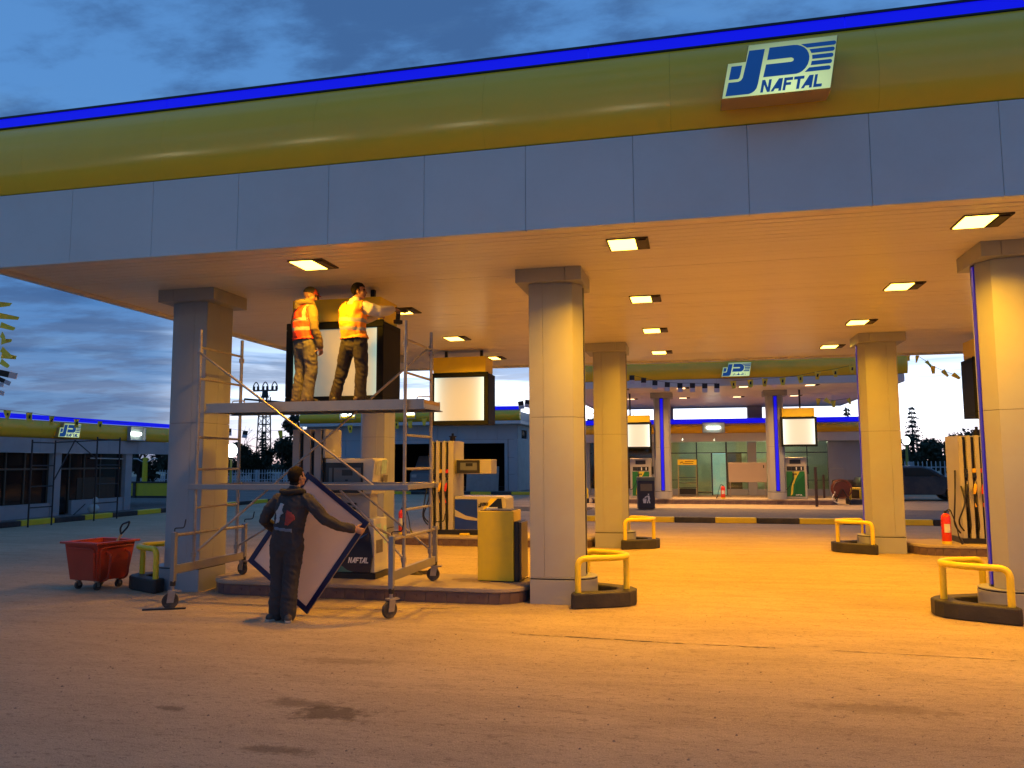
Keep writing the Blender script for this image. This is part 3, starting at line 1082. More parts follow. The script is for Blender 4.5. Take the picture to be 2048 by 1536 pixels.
def sign_face_mat(name, top, low):
    m = bpy.data.materials.new(name)
    m.use_nodes = True
    t = m.node_tree
    p = t.nodes['Principled BSDF']
    p.inputs['Base Color'].default_value = (.4, .42, .33, 1)
    p.inputs['Roughness'].default_value = .3
    tcn = t.nodes.new('ShaderNodeTexCoord')
    mp = t.nodes.new('ShaderNodeMapping')
    mp.inputs['Location'].default_value = (-.62, 0, -.10)
    mp.inputs['Scale'].default_value = (1.0, 1.0, 1.7)
    mp.vector_type = 'POINT'
    t.links.new(tcn.outputs['Object'], mp.inputs[0])
    ln = t.nodes.new('ShaderNodeVectorMath')
    ln.operation = 'LENGTH'
    t.links.new(mp.outputs[0], ln.inputs[0])
    r = t.nodes.new('ShaderNodeValToRGB')
    r.color_ramp.elements[0].position = 0.02
    r.color_ramp.elements[0].color = (*low, 1)
    r.color_ramp.elements[1].position = 0.85
    r.color_ramp.elements[1].color = (*top, 1)
    t.links.new(ln.outputs['Value'], r.inputs[0])
    t.links.new(r.outputs[0], p.inputs['Emission Color'])
    p.inputs['Emission Strength'].default_value = 1.0
    return m


SIGNF = sign_face_mat('sign_face', (.15, .21, .065), (.62, .80, .33))
K = 7.3e-4


def logo_sign(label, loc, rotz, text='NAFTAL', depth=.2, k=K, group='illuminated logo signs'):
    root = thing('logo_sign', label, 'sign', loc, rotz, group)
    outl = [(0, 0), (95, 489), (325, 491), (368, 717), (1505, 717), (1385, 0)]
    sh = lambda pts, e=0: [(u * k, v * k) for u, v in pts]
    q = M(); q.prism(sh(outl), .016, depth, 'xz')
    q.build('sign_box', mat('sign_box_side', (.42, .27, .06), .5), root, bevel=.006)
    ins = [(14, 10), (104, 479), (334, 481), (377, 706), (1490, 706), (1374, 10)]
    q = M(); q.prism(sh(ins), .004, .0158, 'xz')
    q.build('sign_face', SIGNF, root)
    q = M()
    for p in LOGO:
        q.prism(sh(p), -.002, .0038, 'xz')
    q.build('emblem', LOGOBLUE, root)
    q = M()
    if text == 'NAFTAL':
        word(q, text, 500, 32, 168, .86, -.0015, .0038, k=k)
    else:   # Arabic form of the name, in joined strokes
        for s in ([(560, 60), (640, 60), (640, 150), (615, 150), (615, 90), (560, 90)], [(660, 60), (680, 60), (690, 180), (665, 180)],
                  [(700, 60), (900, 60), (910, 120), (860, 150), (800, 120), (790, 90), (700, 90)], [(830, 150), (850, 150), (860, 210), (838, 210)],
                  [(930, 60), (1050, 60), (1060, 140), (1010, 150), (1000, 90), (930, 90)], [(1080, 60), (1100, 60), (1110, 170), (1085, 170)],
                  [(1010, 170), (1045, 170), (1045, 195), (1010, 195)], [(1150, 60), (1180, 60), (1190, 120), (1160, 120)], [(1150, 150), (1180, 150), (1180, 175), (1150, 175)]):
            q.prism(sh(s), -.0015, .0038, 'xz')
    q.build('lettering', LOGOBLUE, root)
    return root


logo_sign('large lit NAFTAL logo sign on the yellow band of the near canopy', (0.335, 7.70, 5.325), 0, depth=.28)
logo_sign('small lit logo sign with Arabic lettering on the far canopy', (0.95, 28.58, 4.75), 0, text='AR', k=6.9e-4)
logo_sign('small lit NAFTAL logo sign on the dark side building roof band', (-19.90, 21.50, 2.66), radians(90), depth=.2, k=6.4e-4)


def open_sign(label, loc, rotz, w, h, tubes, tint=(.30, .36, .30)):
    root = thing('tube_sign', label, 'lit sign', loc, rotz, 'open sign boxes with bare tubes')
    q = M(); q.box(0, w, .10, .12, 0, h)
    q.build('backing', mat('sign_backing', (.5, .52, .46), .5), root)
    q = M(); q.box(-.03, w + .03, 0, .13, -.03, 0); q.box(-.03, w + .03, 0, .13, h, h + .03); q.box(-.03, -.001, 0, .13, 0, h); q.box(w + .001, w + .03, 0, .13, 0, h)
    q.build('frame', GREYE, root)
    for (x, z, r, l_) in tubes:
        q = M(); q.tube([(x, .06, z), (x + l_, .06, z)], r, 10)
        q.build('tube', TUBEW, root, smooth=60)
    return root


# ------------------------------------------------------------------ shop behind the far canopy
shop = thing('shop_building', 'glass-fronted lit shop building behind the far canopy with blue light strip', 'shop', (0, 40, .154))
def sp(name, m_, q, **k):
    return q.build(name, m_, shop, **k)
q = M(); q.box(-6.5, 9.0, 5.2, 5.3, 0, 3.6); q.box(-6.6, -6.5, 0.2, 5.3, 0, 3.6); q.box(9.0, 9.1, .2, 5.3, 0, 3.6)
sp('wall', SHOPW, q)
q = M(); q.box(-6.6, 9.1, .2, 5.3, 2.82, 2.9)
sp('interior_ceiling', SHOPW, q)
q = M(); q.box(-6.6, 9.1, -.3, 5.3, 2.95, 3.66)
sp('roof', GREYE, q)
x = -6.6
while x < 9.1:
    e = min(x + 1.5, 9.1)
    q = M(); q.box(x + .004, e - .004, -.34, -.302, 2.60, 2.99); sp('panel', GREYP, q)
    q = M(); q.prism([(-.34, 3.0), (-.50, 3.1), (-.55, 3.25), (-.50, 3.38), (-.34, 3.47), (-.31, 3.47), (-.31, 3.0)], x + .003, e - .003, 'yz'); sp('curved_panel', YELF, q, smooth=50)
    x = e
q = M(); q.box(-6.6, 9.1, -.40, -.31, 3.48, 3.70); sp('light_strip', BLUEL, q)
for a, b in ((-6.6, -5.2), (-2.1, -1.42), (2.44, 2.86), (6.1, 6.8)):
    for z0_, z1_ in ((0.0, 1.28), (1.286, 2.59)):
        q = M(); q.box(a, b, -.06, .3, z0_, z1_); sp('pillar_panel', CLAD, q, bevel=.004)
q = M(); q.box(6.81, 9.1, 0, .2, 0, 2.59); sp('end_wall', CLAD, q)
for a, b in ((-5.19, -2.11), (-1.41, .04), (1.47, 2.43), (2.87, 6.09)):
    q = M(); q.box(a, b, 0, .14, 0, .3); sp('sill_wall', CLAD, q)
FRM = mat('dark_bronze_frame', (.05, .045, .032), .4)
def pane(a, b, z0_, z1_):
    q = M(); q.box(a, b, .055, .062, z0_, z1_)
    f_ = sp('window_pane', GLASS, q)
    return f_
def bar(x0, x1, z0_, z1_, y0=.03, y1=.09):
    q = M(); q.box(x0, x1, y0, y1, z0_, z1_); sp('window_bar', FRM, q)
for a, b in ((-5.19, -3.65), (-3.6, -2.11), (-1.38, .02), (1.5, 2.43), (2.87, 4.0), (4.05, 5.15), (5.2, 6.09)):
    pane(a, b, .32, 2.02); pane(a, b, 2.08, 2.57)
    bar(a, b, 2.025, 2.075); bar(b + .002, b + .045, .32, 2.58); bar(a, b, .72, .75)
pane(.08, .72, .05, 2.0); pane(.08, 1.42, 2.08, 2.57); pane(.80, 1.42, .05, 2.0)
bar(.025, .078, 0, 2.58); bar(.722, .795, 0, 2.03); bar(1.422, 1.495, 0, 2.58); bar(.08, 1.42, 2.031, 2.076); bar(.08, .72, .1, .16, .035, .085)
q = M(); q.box(.74, 1.52, 1.4, 1.45, 0, 2.08)
sp('lit_doorway', mat('lit_door_glow', (.5, .7, .7), .5, emit=(.16, .33, .33), estr=1.0), q)
q = M(); q.box(1.55, 2.3, 2.4, 2.46, 0, 2.05); sp('inner_door', mat('inner_door_brown', (.16, .1, .06), .5), q)
q = M(); q.box(-5.19, -2.0, .7, .8, 0, 2.6); sp('dark_partition', BROWNB, q)
q = M(); q.box(-2.0, -1.9, .3, 5.1, 0, 2.8); sp('partition', SHOPW, q)
TUBES = mat('shop_tube_light', (.9, .95, .9), .3, emit=(.85, 1.0, .80), estr=34.0)
for x, y in ((-1.2, 2.0), (1.55, 1.0), (2.9, 1.0), (4.8, 2.6), (3.2, 3.8), (0.4, 3.8)):
    q = M(); q.box(x, x + .75, y, y + .06, 2.75, 2.80); sp('tube_light', TUBES, q)
for a, b in ((-1.95, -1.05), (2.55, 3.25)):
    q = M(); q.box(a, b, .65, 1.25, 3.67, 4.34)
    sp('roof_pillar', CLAD, q)
open_sign('open sign box with one bright tube on the shop yellow band', (.38, 39.30, 3.17), 0, 1.0, .46, [(.18, .24, .055, .62)])

# ------------------------------------------------------------------ workshop
wk = thing('workshop_building', 'blue-grey workshop with dark open garage bay and small side window', 'workshop', (-16.5, 44.5, .15))
def wp(name, m_, q, **k):
    return q.build(name, m_, wk, **k)
wx0, wx1 = -6.7, 6.55
ox0, ox1 = -2.5, 5.8
q = M(); q.box(wx0, wx1, .3, 8, 3.98, 4.6); wp('roof', GREYE, q)
q = M(); q.box(wx0, wx0 + .2, .02, 8, 0, 3.98); wp('far_side_wall', WALLW, q)
q = M(); q.box(wx1 - .2, wx1, .02, 1.0, 0, 3.8); q.box(wx1 - .2, wx1, 2.7, 8, 0, 3.8); q.box(wx1 - .2, wx1, 1.0, 2.7, 0, 2.98); q.box(wx1 - .2, wx1, 1.0, 2.7, 3.6, 3.8)
wp('side_wall', WALLW, q)
sw = M(); sw.box(wx1 - .12, wx1 - .08, 1.04, 2.66, 3.0, 3.58); sw = sw.build('window', GLASSD, wk)
q = M(); q.box(wx1 - .06, wx1 + .01, 1.0, 2.7, 2.98, 3.03); q.box(wx1 - .06, wx1 + .01, 1.0, 2.7, 3.55, 3.6); q.box(wx1 - .06, wx1 + .01, 1.0, 1.05, 3.031, 3.549); q.box(wx1 - .06, wx1 + .01, 2.65, 2.7, 3.031, 3.549)
q.build('frame', FENCEW, sw)
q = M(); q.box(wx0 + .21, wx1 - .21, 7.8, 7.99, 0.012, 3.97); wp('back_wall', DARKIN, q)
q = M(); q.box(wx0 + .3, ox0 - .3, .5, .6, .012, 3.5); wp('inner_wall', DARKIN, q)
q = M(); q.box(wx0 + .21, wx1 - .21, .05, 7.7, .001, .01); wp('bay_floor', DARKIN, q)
WPAN = mat('workshop_panel', (.40, .42, .46), .4, var=.04)
def wpanels(a, b, z0_, z1_, st):
    n_ = max(1, round((b - a) / st))
    for i in range(n_):
        q = M(); q.box(a + (b - a) * i / n_ + .008, a + (b - a) * (i + 1) / n_ - .008, -.03, .015, z0_ + .006, z1_ - .006)
        wp('wall_panel', WPAN, q)
wpanels(wx0, wx1, 2.96, 3.82, 1.25)
for z0_, z1_ in ((0, .95), (.95, 1.9), (1.9, 2.96)):
    wpanels(wx0, ox0 - .28, z0_, z1_, 1.25)
    wpanels(ox1 + .2, wx1, z0_, z1_, 1.0)
q = M(); q.box(wx0, wx1, .016, .05, 2.98, 3.8); q.box(wx0, ox0 - .25, .016, .05, 0, 2.97); q.box(ox1 + .18, wx1 - .21, .016, .05, 0, 2.97); wp('wall_backing', DARKJ, q)
q = M(); q.box(ox0 - .26, ox1 + .19, -.10, .0155, 2.74, 2.955); q.box(ox0 - .26, ox0, -.10, .0155, 0, 2.739); q.box(ox1, ox1 + .19, -.10, .0155, 0, 2.739); wp('bay_frame', WPAN, q)
q = M(); q.box(wx0 - .1, wx1 + .35, -.75, 8, 3.82, 4.0); wp('roof_lip', GREYP, q)
x = wx0 - .1
while x < wx1 + .25:
    e = min(x + 2.0, wx1 + .3)
    q = M(); q.prism([(-.55, 4.005), (-.75, 4.12), (-.82, 4.3), (-.76, 4.5), (-.55, 4.64), (-.4, 4.64), (-.4, 4.005)], x + .003, e - .003, 'yz'); wp('curved_panel', YELF, q, smooth=50)
    x = e
q = M(); q.box(wx0 - .1, wx1 + .3, -.62, -.45, 4.645, 4.83); wp('light_strip', BLUEL, q)
open_sign('open sign box with a single tube on the workshop yellow band', (-16.5, 43.62, 4.36), 0, .62, .42, [(.06, .26, .05, .5)])
open_sign('open sign box with twin round lamps on the workshop yellow band', (-20.6, 43.62, 4.40), 0, .95, .42, [(.12, .24, .075, .26), (.58, .24, .075, .26)])
q = M(); q.prism([(-12.85, .0), (-10.95, .0), (-10.9, 1.4), (-12.8, 1.36)], 43.88, 43.92, 'xz')
o = q.build('leaning_slab', mat('grey_board', (.34, .32, .31), .7, var=.08, dirt=(.2, .18, .17), dirt_amt=.5), loc=(0, 0, .16), bevel=.01)
tag(o, 'grey stone board leaning at the workshop garage opening', 'board')
# van parked inside the bay, only its pale bonnet shows
van = thing('parked_van', 'pale van nose in the gloom of the workshop garage bay', 'van', (-16.3, 46.4, .16))
q = M(); q.prism([(0, .35), (0, .95), (.25, 1.15), (.85, 1.3), (1.6, 2.05), (4.2, 2.1), (4.2, .35)], -.9, .9, 'yz'); q.build('body', GREYE, van, bevel=.06)
q = M(); q.add([(-.75, .92, 1.36), (.75, .92, 1.36), (.68, 1.55, 2.0), (-.68, 1.55, 2.0)], [(0, 1, 2, 3)]); q.build('windscreen', GLASSD, van)
for sx_ in (-.62, .62):
    q = M(); q.box(sx_ - .16, sx_ + .16, -.02, .02, .72, .9); q.build('headlight', GREYL, van)
    for yy in (.75, 3.4):
        q = M(); q.cyl((sx_ * 1.2 - .1, yy, .32), .32, .2, 'x', 18); q.build('wheel', RUBBER, van)

# ------------------------------------------------------------------ dark side building on the left
SIDEW = mat('side_building_grey', (.33, .35, .38), .5, var=.05, dirt=(.22, .22, .23), dirt_amt=.4)
sb = thing('side_building', 'unlit side building at the left edge with dark glazing and yellow roof band', 'building', (-20.2, 12, .13))
def bp(name, m_, q, **k):
    return q.build(name, m_, sb, **k)
# local: x forward = towards the forecourt (+X world), y along the facade
q = M(); q.box(-7, -.5, 0, 13.3, 2.1, 3.0); bp('roof', GREYE, q)
q = M(); q.box(-7, -.35, 0, 17.5, 2.75, 2.95); bp('roof_slab', GREYE, q)
y = 0
while y < 17.4:
    e = min(y + 1.5, 17.5)
    q = M(); q.box(.02, .10, y + .004, e - .004, 2.02, 2.48); bp('panel', SIDEW, q)
    q = M(); q.prism([(.06, 2.49), (.14, 2.58), (.18, 2.76), (.14, 2.94), (.06, 3.04), (-.05, 3.04), (-.05, 2.49)], y + .003, e - .003, 'xz'); bp('curved_panel', YELF, q, smooth=50)
    q = M(); q.box(-.02, .10, y + .003, e - .003, 3.06, 3.20); bp('light_strip', BLUEL, q)
    y = e
for a, b in ((9.64, 9.98), (12.99, 13.32), (17.1, 17.5), (5.6, 5.9)):
    q = M(); q.box(-.3, .03, a, b, 0, 2.019); bp('pillar', SIDEW, q, bevel=.004)
for a, b, z_ in ((0, 5.59, .42), (5.91, 9.63, .42), (10.55, 12.98, .46)):
    q = M(); q.box(-.28, -.02, a, b, 0, z_); bp('low_wall', SIDEW, q)
MULL = mat('mullion_brown', (.09, .07, .05), .45)
for a, b, z_ in ((6.0, 7.98, .43), (8.02, 8.68, .43), (8.72, 9.6, .43), (10.0, 10.5, .05), (10.56, 11.15, .47), (11.19, 11.9, .47), (11.94, 12.95, .47), (1.5, 3.5, .43), (3.54, 5.55, .43)):
    for z0_, z1_ in ((z_, 1.48), (1.54, 2.02)):
        q = M(); q.box(-.2, -.17, a, b, z0_, z1_); bp('pane', GLASSD, q)
    q = M(); q.box(-.24, -.13, b + .001, b + .039, z_, 2.02); bp('mullion', MULL, q)
    q = M(); q.box(-.24, -.13, a, b, 1.481, 1.539); bp('transom', MULL, q)
for a, b in ((6.3, 7.6), (10.9, 12.7)):
    q = M(); q.box(-.165, -.155, a, b, .48, 1.2); bp('board', BROWNB, q)
q = M(); q.tube([(-.1, 11.4, 1.86), (-.1, 13.0, 1.84)], .022, 8); bp('dead_tube', GREYL, q)
q = M(); q.box(-6.8, -.5, .1, 13.2, 0, 2.0); bp('interior', DARKIN, q)
open_sign('open sign box with a glowing tube on the dark side building', (-19.90, 24.85, 2.66), radians(90), .78, .47, [(.08, .22, .06, .50)])
# ------------------------------------------------------------------ guard rails at the columns
def guard(label, x, y, rotz, z0=0.0, s=1.0, lo=.19):
    """horseshoe kerb and bent tube rail; local +x points away from the column"""
    root = thing('bumper_guard', label, 'bumper', (x, y, z0), rotz, 'yellow bumper guards before the columns')
    o_ = [(-.38, -.53), (-.34, -.55), (.20, -.30), (.32, -.20), (.385, -.08), (.385, .08), (.32, .20), (.20, .30), (-.34, .55), (-.38, .53)]
    i_ = [(-.38, .345), (.02, .19), (.12, .10), (.145, 0), (.12, -.10), (.02, -.19), (-.38, -.345)]
    q = M()
    q.prism([(x_ * s, y_ * s) for x_, y_ in o_ + i_], 0, lo)
    q.build('kerb', KERBB, root, bevel=.02)
    h = .60
    pts = [((-.30 * s, -.44 * s, lo), 0), ((-.30 * s, -.44 * s, h), .11), ((.16 * s, -.235 * s, h), .10), ((.30 * s, 0, h), .12), ((.16 * s, .235 * s, h), .10), ((-.30 * s, .44 * s, h), .11), ((-.30 * s, .44 * s, lo), 0)]
    r = .26 * s
    q = M(); q.tube(bez(pts, 7), .039, 12)
    q.build('rail', YEL, root, smooth=60)
    q = M(); q.tube([(r, 0, lo), (r, 0, h - .02)], .039, 12)
    q.build('post', YEL, root, smooth=60)
    return root

guard('yellow bumper guard at the foot of the front middle column', -1.16, 10.36, 0)
guard('yellow bumper guard at the foot of the front right column', 3.05, 10.36, pi)
guard('yellow bumper guard at the rear middle column', -1.16, 17.10, 0)
guard('yellow bumper guard at the rear right column', 2.99, 17.10, pi)
guard('yellow bumper guard beside the red waste skip', -7.72, 10.33, pi)
guard('small yellow bumper guard beside the far red hose reel', 5.85, 32.4, radians(0), .15, .75)
guard('small yellow bumper guard at the far canopy left end', -4.5, 31.6, pi, .15, .75)

# ------------------------------------------------------------------ dispensers
def hose(root, pts, r=.016):
    q = M(); q.tube(bez([(p, .12) for p in pts], 5), r, 8)
    return q.build('hose', BLACKM, root, smooth=60)

# cabinet dispenser on the front island
d1 = thing('fuel_dispenser', 'dark blue NAFTAL fuel dispenser on the front island behind the man with the panel', 'fuel dispenser', (-5.12, 10.42, .2))
def dp(name, m_, q, par=d1, **k):
    return q.build(name, m_, par, **k)
q = M(); q.box(0, .78, -.03, .50, 0, .08); dp('base', BLACKM, q)
q = M(); q.prism([(.02, .08), (.76, .08), (.735, .82), (.04, .82)], .0, .48, 'xz'); dp('cabinet', WHITEP, q, bevel=.012)
q = M(); q.prism([(.025, .085), (.70, .085), (.735, .30), (.70, .60), (.62, .81), (.045, .81)], -.035, -.001, 'xz'); dp('front_panel', NAVY, q, bevel=.008)
q = M()
pp = []
for i in range(15):
    t = i / 14
    pp.append((.05 + .62 * t, .34 + .08 * sin(t * 2.6) + .25 * t * t))
q.prism(pp + [(p[0], p[1] - .035 * sin(pi * i / 14) - .004) for i, p in list(enumerate(pp))[::-1]], -.0375, -.0352, 'xz')
dp('blue_swoosh', mat('swoosh_blue', (.03, .12, .36), .25), q)
q = M()
q.prism([(.03, .09), (.46, .09), (.36, .12), (.26, .19), (.16, .32), (.03, .36)], -.0375, -.0352, 'xz')
dp('green_swoosh', mat('swoosh_green', (.05, .16, .16), .25), q)
q = M(); word(q, 'NAFTAL', .375, .215, .078, .72, -.0385, -.0352)
dp('lettering', WHITEL, q)
q = M(); q.box(.12, .62, .12, .40, .82, 1.16); dp('neck', GREYE, q)
q = M(); q.prism([(.0, 1.16), (.70, 1.16), (.745, 1.62), (.71, 1.66), (.0, 1.66)], -.02, .50, 'xz'); dp('head', WHITEP, q, bevel=.012)
q = M(); q.box(.012, .58, -.045, -.021, 1.175, 1.60); hd = dp('display_panel', SCREEND, q, bevel=.006)
q = M(); q.box(.07, .12, -.051, -.0455, 1.32, 1.53); q.box(.145, .55, -.051, -.0455, 1.32, 1.53)
q.build('screen', SCREEN, hd)
q = M(); q.box(.27, .43, -.054, -.0512, 1.42, 1.50); q.box(.32, .36, -.054, -.0512, 1.345, 1.365)
q.build('readout', SCREEND, hd)
for z in (1.00, .94):
    q = M(); q.box(.26, .42, .10, .119, z, z + .035); dp('vent_slot', BLACKM, q)
q = M(); q.box(.30, .40, .105, .119, .86, .885); dp('name_plate', GREYL, q)
for (y0, y1, z0_, z1_, m_) in ((.05, .21, 1.42, 1.62, 'sticker_pale'), (.24, .44, 1.44, 1.64, 'sticker_green'), (.28, .46, 1.22, 1.42, 'sticker_grey')):
    x = .7405
    q = M(); q.add([(.752 if z0_ > 1.5 else .735, y0, z0_), (.752 if z0_ > 1.5 else .735, y1, z0_), (.752, y1, z1_), (.752, y0, z1_)], [(0, 1, 2, 3)])
    dp('sticker', mat(m_, {'sticker_pale': (.5, .55, .45), 'sticker_green': (.42, .6, .5), 'sticker_grey': (.14, .13, .12)}[m_], .5, var=.3, scale=14), q)
for (y0, y1, z0_, z1_, m_) in ((.08, .26, .60, .74, 'sticker_green'), (.06, .30, .34, .52, 'sticker_grey'), (.34, .46, .45, .70, 'sticker_green')):
    xa = .763 - .034 * z0_ + .002; xb = .763 - .034 * z1_ + .002
    q = M(); q.add([(xa, y0, z0_), (xa, y1, z0_), (xb, y1, z1_), (xb, y0, z1_)], [(0, 1, 2, 3)]); dp('sticker', MATS[m_], q)
# hose tower of that dispenser
for i in range(3):
    q = M(); q.box(-.52 + i * .17, -.52 + i * .17 + .11, -.02, .5, 0, 2.08); dp('tower_panel', GREYE, q, bevel=.008)
q = M(); q.box(-.50, -.04, .04, .46, 0, 2.02); dp('tower_core', BLACKM, q)
q = M(); q.box(-.045, -.002, -.02, .5, 1.67, 2.08); dp('tower_end', CREAM, q, bevel=.01)
q = M(); q.box(-.0019, .0, .08, .16, 1.76, 1.79); q.box(-.0019, .0, .2, .28, 1.76, 1.79); dp('label', GREYL, q)
for i, z in enumerate((1.2, 1.2)):
    xx = -.385 + i * .17
    q = M(); q.box(xx - .015, xx + .015, -.05, .03, 1.0, 1.28); dp('nozzle', BLACKM, q, bevel=.01)
    hose(d1, [(xx, -.03, 1.05), (xx - .03, -.14, .6), (xx + .01, -.10, .25), (xx + .03, .02, .3)])

# hose-tower dispensers of the rear islands
def tower(label, loc, mir=False, rotz=0.0):
    root = thing('fuel_dispenser', label, 'fuel dispenser', loc, rotz)
    sg = -1 if mir else 1
    bx = lambda q, x0, x1, *a: q.box(min(sg * x0, sg * x1), max(sg * x0, sg * x1), *a)
    q = M(); bx(q, -.58, 1.26, -.03, .82, 0, .10); q.build('base', BLACKM, root)
    xs = [-.56, -.415, -.27, -.125]
    for i, x in enumerate(xs):
        q = M(); bx(q, x, x + (.08 if i < 3 else .125), -.02, .8, .10, 2.08)
        q.build('tower_panel', CREAM, root, bevel=.008)
    q = M(); bx(q, -.55, -.01, .05, .78, .10, 2.05); q.build('tower_core', BLACKM, root)
    q = M(); q.cyl((sg * -.12, .3, 2.081), .065, .1, 'z', 12); q.cyl((sg * -.12, .3, 2.18), .09, .02, 'z', 12); q.cyl((sg * -.12, .3, 2.2), .03, .06, 'z', 8); q.build('top_cap', STEELD, root)
    cols = [mat('nozzle_black', (.02, .02, .02), .4), mat('nozzle_yellow', (.75, .42, .01), .4), mat('nozzle_red', (.6, .03, .02), .4)]
    for i in range(3):
        xc = sg * (xs[i] + .1125)
        q = M(); q.box(xc - .03, xc + .03, -.03, .045, 1.36, 1.44); q.build('holster_flag', cols[i], root, bevel=.006)
        q = M(); q.box(xc - .03, xc + .03, -.04, .045, 1.26, 1.355); q.build('holster', BLACKM, root, bevel=.01)
        q = M(); q.tube([(xc + .01, -.02, 1.20), (xc, -.04, 1.12)], .010, 8); q.build('spout', GALV, root)
        q = M(); q.tube([(xc, -.04, 1.14), (xc - .015, -.06, 1.05), (xc - .03, -.06, .95)], [.02, .034, .022], 8); q.build('nozzle', cols[i], root, smooth=60)
        q = M(); q.box(xc - .025, xc + .0, -.055, -.035, .70, .78); q.build('hose_tag', cols[i], root)
        hose(root, [(xc - .03, -.06, .95), (xc + .02, -.03, .6), (xc + .035, -.02, .25), (xc + .01, .03, .18)])
    hose(root, [(sg * -.58, .2, 1.4), (sg * -.66, .0, .9), (sg * -.72, -.05, .35), (sg * -.60, .0, .2)])
    hose(root, [(sg * -.56, -.05, 1.1), (sg * -.52, -.16, .8), (sg * -.68, -.15, .4), (sg * -.55, -.05, .25)])
    # arm head with display
    q = M(); bx(q, .02, .84, .10, .62, 1.34, 1.66); q.build('head', CREAM, root, bevel=.012)
    q = M(); bx(q, .04, .58, .072, .098, 1.355, 1.645); dsp = q.build('display_panel', STEELD, root)
    q = M(); bx(q, .13, .52, .066, .0715, 1.42, 1.59); q.build('screen', SCREEN, dsp)
    q = M(); bx(q, .26, .42, .063, .0655, 1.51, 1.58); q.build('readout', SCREEND, dsp)
    # low cabinet
    q = M(); q.prism([(sg * .02, .10), (sg * 1.24, .10), (sg * 1.20, .80), (sg * 1.14, .84), (sg * .02, .84)], .0, .75, 'xz'); q.build('cabinet', CREAM, root, bevel=.01)
    q = M(); bx(q, .03, .55, -.008, -.001, .12, .78); q.build('blue_panel', BLUEP, root)
    q = M(); q.prism([(sg * .03, .40), (sg * .30, .33), (sg * .56, .31), (sg * .56, .36), (sg * .28, .42), (sg * .03, .55)], -.012, -.0085, 'xz'); q.build('cream_swoosh', CREAM, root)
    q = M(); q.prism([(sg * .64, .44), (sg * .80, .60), (sg * 1.02, .80), (sg * 1.10, .80), (sg * 1.14, .44)], -.012, -.001, 'xz'); q.build('navy_panel', NAVY, root)
    q = M(); q.prism([(sg * .60, .44), (sg * .72, .64), (sg * .86, .80), (sg * 1.0, .80), (sg * .80, .61), (sg * .63, .44)], -.011, -.001, 'xz'); q.build('yellow_panel', YEL, root)
    q = M()
    kk = 1.7e-4
    for p in LOGO:
        q.prism([(sg * (.56 if not mir else .80) + u * kk, .60 + v * kk) for u, v in p], -.016, -.0125, 'xz')
    q.build('emblem', INK, root)
    return root

tower('cream hose-tower dispenser with three coloured nozzles, in the middle of the photo', (-5.30, 17.12, .2))
tower('cream hose-tower dispenser half hidden by the front right column', (5.55, 17.05, .2), mir=False)

# green dispensers under the far canopy
def green_disp(label, x, y):
    root = thing('fuel_dispenser', label, 'fuel dispenser', (x, y, .35), 0, 'green dispensers under the far canopy')
    q = M(); q.box(-.42, .42, 0, .5, 0, 1.58); q.build('cabinet', CREAM, root, bevel=.03)
    q = M(); q.box(-.33, .33, -.012, -.001, .10, 1.05); q.build('green_panel', GREEN, root)
    q = M(); q.prism([(-.12, 1.05), (.16, 1.05), (.02, .80), (-.08, .55), (-.12, .2), (-.20, .12), (-.16, .5), (-.04, .8)], -.018, -.0125, 'xz'); q.build('yellow_swoosh', LIME, root)
    q = M(); q.prism([(.0, .62), (.33, .95), (.33, .2), (.1, .12), (-.1, .12), (-.02, .4)], -.0165, -.0125, 'xz'); q.build('dark_green_swoosh', mat('green_dark', (.012, .11, .03), .3), root)
    q = M()
    for p in LOGO[:3]:
        q.prism([(-.12 + u * 1.5e-4, .88 + v * 1.5e-4) for u, v in p], -.022, -.0185, 'xz')
    q.build('emblem', INK, root)
    q = M(); word(q, 'NAFTAL', -.02, .13, .05, .9, -.0205, -.017); q.build('lettering', WHITEL, root)
    q = M(); q.box(-.20, .20, -.012, -.001, 1.34, 1.50); q.build('display', SCREEND, root)
    q = M(); q.box(-.31, .31, -.012, -.001, 1.08, 1.24); nb = q.build('nozzle_bay', SCREEND, root)
    for xx in (-.15, .02, .2):
        q = M(); q.box(xx, xx + .035, -.05, -.0125, 1.10, 1.22); q.build('nozzle', GREYL if xx > 0 else BLACKM, nb)
    q = M(); q.tube(bez([((-.08, -.03, 1.05), 0), ((-.1, -.12, .75), .2), ((-.35, -.12, .3), .2), ((-.46, .1, .35), 0)], 5), .014, 6); q.build('hose', BLACKM, root)
    q = M(); q.box(.43, .5, .1, .4, .95, 1.25); q.build('side_holster', BLACKM, root)
    return root

green_disp('green fuel dispenser beneath the far left screen, behind the litter bin', -2.15, 32.1)
green_disp('green fuel dispenser beneath the far right screen, beside the blue-striped column', 3.70, 32.1)

